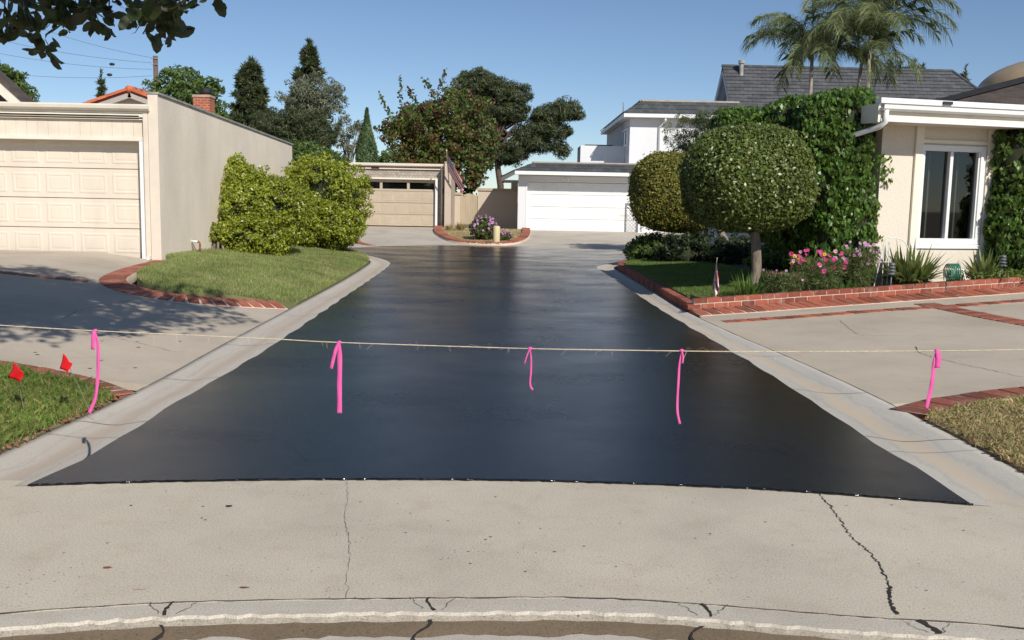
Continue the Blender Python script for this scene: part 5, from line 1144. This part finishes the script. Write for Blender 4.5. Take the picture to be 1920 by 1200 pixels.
def marker(label, base, top, fpts):
    t = thing('marker_flag', label, 'marker flag', base, 'red utility marker flags'); MB().tube([base, tuple(np.array(base) * .5 + np.array(top) * .5 + np.array((.004, 0, 0))), top], .0016, 5).build('wire', M['greymetal'], t)
    P = np.array(fpts, float); V = []
    for i in range(7):
        for j in range(7):
            u, v = i / 6, j / 6; p = P[0] * (1 - u) * (1 - v) + P[1] * u * (1 - v) + P[2] * u * v + P[3] * (1 - u) * v; V.append(p + np.array((0, .006 * math.sin(u * 7 + v * 4), .003 * math.sin(v * 9))))
    o = npmesh('flag_sheet', V, [(i * 7 + j, i * 7 + j + 1, i * 7 + j + 8, i * 7 + j + 7) for i in range(6) for j in range(6)], M['red'], t, True); md = o.modifiers.new('s', 'SOLIDIFY'); md.thickness = .0006
marker('red marker flag standing in the grass nearest the left edge', (-3.42, 6.62, .05), (-3.415, 6.5, .432), [(-3.415, 6.5, .432), (-3.335, 6.47, .37), (-3.358, 6.47, .305), (-3.46, 6.5, .33)])
marker('red marker flag leaning over the brick border', (-2.935, 6.62, .02), (-3.075, 6.5, .50), [(-3.075, 6.5, .505), (-3.005, 6.48, .437), (-3.03, 6.47, .378), (-3.095, 6.49, .40)])

# ================================================================== flags
def usflag(label, pole0, pole1, pr_, hang, W, Hh, droop):
    t = thing('flag', label, 'flag', pole0, 'striped flags'); MB().tube([pole0, pole1], pr_, 8).build('pole', M['tanboard'], t)
    b = MB(); b.lathe([(0, pr_ * 3.2), (pr_ * 1.3, pr_ * 2.4), (pr_ * 1.5, pr_ * 1.2), (0, 0)], pole1, 8); b.build('finial', M['trim'], t, True)
    A = np.array(pole1) - (np.array(pole1) - np.array(pole0)) * hang[0]; B = np.array(pole1) - (np.array(pole1) - np.array(pole0)) * hang[1]; nu, nv = 24, 14; V = []; UV = []
    for i in range(nu + 1):
        for j in range(nv + 1):
            u, v = i / nu, j / nv; e = A * v + B * (1 - v)
            p = e + np.array(droop) * u * W + np.array((.10 * Hh * math.sin(v * 11 + u * 1.5) * u ** .5, .10 * Hh * math.cos(v * 11 + u) * u ** .5, 0)); V.append(p); UV.append((u, v))
    F = [(i * (nv + 1) + j, (i + 1) * (nv + 1) + j, (i + 1) * (nv + 1) + j + 1, i * (nv + 1) + j + 1) for i in range(nu) for j in range(nv)]
    o = npmesh('cloth', V, F, M['flag'], t, True); uvl = o.data.uv_layers.new(name='UVMap'); li = np.empty(len(o.data.loops), np.int32); o.data.loops.foreach_get('vertex_index', li); uvl.data.foreach_set('uv', np.array(UV, np.float32)[li].ravel()); return t
usflag('large striped flag hanging from a pole on the tan garage', (-2.86, 42.28, 2.35), (-2.93, 41.5, 3.65), .022, (.03, .62), 1.35, .35, (.52, .02, -.85))
usflag('small striped hand flag stuck in the corner of the planter', (3.02, 14.55, h(3.02, 14.55) + .10), (3.06, 14.42, .80), .005, (.03, .62), .30, .25, (.16, -.06, -.98))

# ================================================================== planter things
def zb(x, y): return h(x, y) + .12
tuft('lily_clump', 'bright green lily clump in front of the large topiary trunk', 'plant', (3.72, 14.98, zb(3.72, 14.98)), 170, .52, .022, 'L_lily', .95, .75, rad0=.22)
tuft('strap_plant', 'big strap-leaved clump below the tall window', 'plant', (6.45, 15.6, zb(6.45, 15.6) + .02), 210, .85, .065, 'L_strap', 1.05, .62, rad0=.25)
tuft('strap_plant', 'smaller yellowish strap-leaved clump at the right end of the planter', 'plant', (7.75, 15.85, zb(7.75, 15.85)), 80, .65, .06, 'L_strap', 1.0, .65, rad0=.14)
tuft('strap_plant', 'narrow green blades between the cosmos flowers', 'plant', (5.2, 14.98, zb(5.2, 14.98)), 90, .36, .014, 'L_lily', 1.0, .8, rad0=.14)
def flowers(name, label, c, r, nleaf, mats, nfl, hgt, fs, sd, lm='L_feather', group=None):
    t = thing(name, label, 'flowers', c, group); n = nleaf
    a = rng.uniform(0, 2 * math.pi, n); q = np.sqrt(rng.uniform(0, 1, n)); zz = rng.uniform(0, 1, n) ** .8 * hgt; P = np.c_[c[0] + np.cos(a) * q * r * (.6 + .4 * zz / hgt), c[1] + np.sin(a) * q * r * .7, c[2] + zz]
    leafmesh('foliage', P, rng.normal(0, 1, P.shape), .10, .010, M[lm], t, 1, 4)
    m = MB()
    for k in range(nfl):
        a_1 = random.uniform(0, 6.28); rr = r * math.sqrt(random.random()); tp_ = np.array((c[0] + rr * math.cos(a_1), c[1] + .7 * rr * math.sin(a_1) - .03, c[2] + hgt * random.uniform(.65, 1.25))); m.tube([(c[0] + rr * .4 * math.cos(a_1), c[1] + .3 * rr * math.sin(a_1), c[2]), tuple(tp_)], .003, 4, False)
        nrm = unit(np.array((random.uniform(-.5, .5), -1, random.uniform(-.1, .8)))); e1 = unit(np.cross(nrm, (0, 0, 1.))); e2 = np.cross(nrm, e1); V = []; F = []; f = fs * random.uniform(.7, 1.15)
        for i in range(8):
            an = 2 * math.pi * i / 8; d1 = e1 * math.cos(an) + e2 * math.sin(an); s1 = -e1 * math.sin(an) + e2 * math.cos(an); b0 = len(V); V += [tp_ + d1 * f * .1, tp_ + d1 * f * .7 + s1 * f * .3 + nrm * f * .1, tp_ + d1 * f + nrm * f * .05, tp_ + d1 * f * .7 - s1 * f * .3 + nrm * f * .1]; F.append((b0, b0 + 1, b0 + 2, b0 + 3))
        npmesh('flower', V, F, M[mats[k % len(mats)]], t)
    m.build('stems', M['L_lily'], t); return t
flowers('cosmos', 'magenta and yellow cosmos flowers in the planter', (4.85, 15.2, zb(4.85, 15.2)), .50, 2600, ['petalmag', 'petalmag', 'petalmag', 'petalpink', 'petalyellow', 'petalmag'], 46, .55, .037, 1)
flowers('cosmos', 'low reddish flowers left of the magenta cosmos', (4.25, 15.0, zb(4.25, 15.0)), .38, 2200, ['petalmag', 'petalpink'], 14, .36, .022, 2)
flowers('cosmos', 'tall pale pink cosmos flowers beside the cream wall', (5.55, 15.36, zb(5.55, 15.36)), .30, 2400, ['petalpurple', 'petalpink', 'petalpurple'], 40, .62, .030, 3)
random.seed(5)
t = thing('ground_cover', 'low leafy ground cover at the right end of the planter', 'plant', (8.3, 15.6, .4)); P, Nn = ell((8.25, 15.65, zb(8.2, 15.6) + .06), (.8, .25, .16), 1800, .3); leafmesh('foliage', P, Nn, .05, .03, M['L_lush'], t, .8, 4); P, Nn = ell((8.9, 15.9, zb(8.9, 15.9) + .2), (.5, .25, .35), 1500, .3); leafmesh('foliage', P, Nn, .06, .035, M['L_broad'], t, .8, 4)
for lab, c, r, n, mt_ in (('low dark shrub at the left end of the shaded bed', (3.45, 24.7, .42), (.55, .5, .42), 5000, 'L_broad'), ('low dark shrub under the smaller topiary', (4.25, 23.4, .44), (.8, .5, .44), 6500, 'L_dark'), ('low dark shrub behind the topiary trunks', (5.2, 22.4, .46), (.7, .5, .40), 5500, 'L_dark'), ('low reddish-green shrub in the shade near the thick trunk', (5.4, 19.2, .45), (.8, .5, .3), 4000, 'L_broad')):
    t = thing('low_shrub', lab, 'shrub', (c[0], c[1], h(c[0], c[1]) + .1), 'low shrubs in the shaded bed'); P, Nn, _ = clumps(c, r, n // 25, .13, 25, .6, .15, int(c[0] * 10)); P[:, 2] = np.maximum(P[:, 2], h(c[0], c[1]) + .1); leafmesh('foliage', P, Nn, .085, .04, M[mt_], t, .7, 4); blob('twigs', (c[0], c[1], c[2] - .05), [x * .75 for x in r], M['core'], t, .1, 3)
ed = MB(); ep = catmull([(2.78, 14.95), (2.82, 14.5), (2.98, 14.25), (3.3, 14.27), (4.0, 14.45), (4.6, 14.61)], .1)
for i in range(len(ep) - 1):
    a, b = ep[i], ep[i + 1]; za, z2 = zb(*a), zb(*b); ed.add([(a[0], a[1], za - .05), (b[0], b[1], z2 - .05), (b[0], b[1], z2 + .075), (a[0], a[1], za + .075), (a[0] + .004, a[1] + .012, za + .075), (b[0] + .004, b[1] + .012, z2 + .075)], [(0, 1, 2, 3), (3, 2, 5, 4)])
tag(ed.build('edging', M['edging'], None), 'black plastic edging behind the corner of the brick planter wall', 'edging')
def pathlight(label, x, y):
    z = zb(x, y); t = thing('path_light', label, 'garden light', (x, y, z), 'tiered garden path lights'); MB().tube([(x, y, z - .05), (x, y, z + .26)], .011, 8).build('stem', M['darkgrey'], t, True)
    for k in range(3): MB().lathe([(.02, .03), (.075 - .008 * k, .0), (.072 - .008 * k, .008), (.02, .045)], (x, y, z + .26 + .048 * k), 14).build('louvre_ring', M['darkgrey'], t, True)
    MB().lathe([(.05, 0), (.045, .03), (0, .045)], (x, y, z + .405), 14).build('cap', M['darkgrey'], t, True)
pathlight('grey tiered path light in front of the big strap-leaved clump', 5.95, 15.08); pathlight('grey tiered path light at the far right of the planter', 8.05, 15.80)
HR = thing('hose_reel', 'coiled green garden hose on a stand below the tall window', 'hose', (7.2, 15.8, zb(7.2, 15.8)))
hz = zb(7.2, 15.75) + .24
for k in range(6):
    pth = [(7.16 + .03 * k + .05 * math.cos(a), 15.72 + .015 * k, hz + .19 * math.sin(a)) for a in np.linspace(0, 2 * math.pi, 22)]
    pth = [(7.12 + .035 * k, 15.72 + .01 * k + .14 * math.cos(a), hz - .05 + .14 * math.sin(a)) for a in np.linspace(0, 2 * math.pi, 22)]; MB().tube(pth, .012, 6, False).build('hose_coil', M['hose'], HR, True)
for s in (-1, 1): MB().tube([(7.08 + .3 * (s > 0), 15.75, hz), (7.04 + .38 * (s > 0), 15.6, hz - .3)], .012, 6).build('leg', M['trim'], HR)
MB().tube([(7.06, 15.75, hz), (7.4, 15.78, hz)], .02, 8).build('axle', M['trim'], HR)
PS = thing('wire_stand', 'white arched wire plant stand against the cream wall', 'stand', (5.95, 15.6, zb(5.95, 15.6)))
z0 = zb(5.95, 15.6)
arch = [(6.02, 15.62, z0), (6.02, 15.62, z0 + .75), (6.10, 15.62, z0 + .80), (6.25, 15.62, z0 + .80), (6.36, 15.60, z0 + .72), (6.48, 15.56, z0 + .4)]
MB().tube(catmull(arch, .04), .008, 6).build('hoop', M['white'], PS, True); MB().tube([(6.10, 15.62, z0), (6.10, 15.62, z0 + .74)], .008, 6).build('leg', M['white'], PS); MB().tube([(5.88, 15.6, z0), (6.02, 15.62, z0 + .76)], .008, 6).build('leg', M['white'], PS); MB().tube([(5.95, 15.61, z0 + .42), (6.10, 15.62, z0 + .42)], .008, 6).build('rung', M['white'], PS)

# ================================================================== lawn pipe, island things
PI_ = thing('standpipe', 'rusty bent water pipe standing by the greige wall', 'pipe', (-6.75, 19.4, h(-6.7, 19.4)))
pz = h(-6.6, 18.6); px, py = -6.14, 18.55
MB().tube(catmull([(px + .09, py, pz), (px + .09, py, pz + .20), (px + .085, py, pz + .255), (px + .05, py, pz + .28)], .03), .020, 8).build('riser', M['rust'], PI_, True)
MB().tube([(px + .05, py, pz + .28), (px - .09, py, pz + .285)], .017, 8).build('white_pipe', M['white'], PI_, True); MB().tube([(px - .09, py, pz + .285), (px - .0, py + .02, pz + .0)], .008, 6).build('drain_arm', M['rust'], PI_, True)
MB().lathe([(.028, 0), (.028, .03), (.02, .04)], (px + .09, py, pz + .12), 8).build('coupling', M['rust'], PI_, True)
BO = thing('utility_post', 'pale yellow round utility post on the small island', 'post', (-.62, 34.6, h(-.62, 34.6)))
z0 = h(-.62, 34.9)
MB().lathe([(.125, -.1), (.125, .62), (.118, .65), (.09, .67), (0, .675)], (-.62, 34.9, z0), 20).build('tube', M['bollard'], BO, True); MB().lathe([(.14, -.05), (.14, .035), (.126, .045)], (-.62, 34.9, z0), 20).build('collar', M['bollard'], BO, True)
FB = thing('flower_bush', 'round pink-flowering bush behind the yellow post', 'flowers', (-1.15, 36.4, h(-1.15, 36.4)))
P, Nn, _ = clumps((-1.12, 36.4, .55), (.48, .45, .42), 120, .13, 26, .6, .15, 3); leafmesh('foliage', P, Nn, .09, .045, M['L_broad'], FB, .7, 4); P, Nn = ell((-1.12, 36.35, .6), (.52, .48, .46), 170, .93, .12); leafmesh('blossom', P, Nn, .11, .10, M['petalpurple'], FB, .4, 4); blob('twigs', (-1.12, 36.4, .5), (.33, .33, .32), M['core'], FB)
FB2 = thing('flower_bush', 'small low pink flowers right of the yellow post', 'flowers', (-.3, 36.2, h(-.3, 36.2))); P, Nn = ell((-.3, 36.2, .3), (.28, .25, .18), 500, .3); leafmesh('foliage', P, Nn, .09, .04, M['L_broad'], FB2, .8, 4); P, Nn = ell((-.3, 36.2, .34), (.3, .25, .18), 60, .8); leafmesh('blossom', P, Nn, .09, .08, M['petalpurple'], FB2, .4, 4)
tuft('dry_shrub', 'small brown dry shrub in front of the plank gate', 'plant', (-2.25, 40.5, h(-2.2, 40.5) + .03), 200, .42, .03, 'L_drygr', .9, .2, rad0=.12)
tuft('dry_shrub', 'pale straw clump beside the brown dry shrub', 'plant', (-2.72, 40.3, h(-2.7, 40.3) + .03), 120, .34, .03, 'L_drygr', .8, .3, rad0=.1)

# ================================================================== pole and wires
UP = thing('utility_pole', 'weathered wooden utility pole behind the round green tree', 'pole', (-25.7, 70, 0))
MB().tube([(-25.7, 70, 0), (-25.72, 70, 11.35)], [.22, .17], 10).build('mast', M['pole'], UP, True); MB().tube([(-25.95, 69.8, 11.15), (-25.5, 69.8, 11.15)], .03, 6).build('bracket', M['greymetal'], UP); MB().tube([(-25.95, 69.8, 10.75), (-25.5, 69.8, 10.75)], .03, 6).build('bracket', M['greymetal'], UP)
wm = paint('wire_grey', (.10, .10, .11), .1, .7)
for lab, a, b in (('topmost thin wire running left from the utility pole', (-25.9, 69.8, 11.2), (-39.5, 70, 15.3)), ('second thin wire running left from the utility pole', (-25.9, 69.8, 10.85), (-42, 70, 13.6)), ('third thin wire, with a dark marker, left of the pole', (-25.9, 69.8, 10.4), (-42, 70, 12.4)), ('lowest thin wire, with a dark marker, left of the pole', (-25.9, 69.8, 9.95), (-42, 70, 10.6))):
    pth = [tuple(np.array(a) * (1 - s) + np.array(b) * s + np.array((0, 0, -.5 * 4 * s * (1 - s)))) for s in np.linspace(0, 1, 20)]; o = MB().tube(pth, .011, 4).build('overhead_wire', wm); tag(o, lab, 'wire', 'overhead wires')
for lab, c in (('upper black marker clipped to an overhead wire', (-28.8, 69.95, 10.72)), ('lower black marker clipped to an overhead wire', (-29.0, 69.95, 9.98))):
    m = MB(); m.tube([(c[0] - .19, c[1], c[2]), (c[0] - .1, c[1], c[2]), (c[0] + .1, c[1], c[2]), (c[0] + .19, c[1], c[2])], [.04, .10, .10, .04], 8); tag(m.build('wire_marker', M['blackmetal'], None, True), lab, 'wire marker', 'markers on the overhead wires')
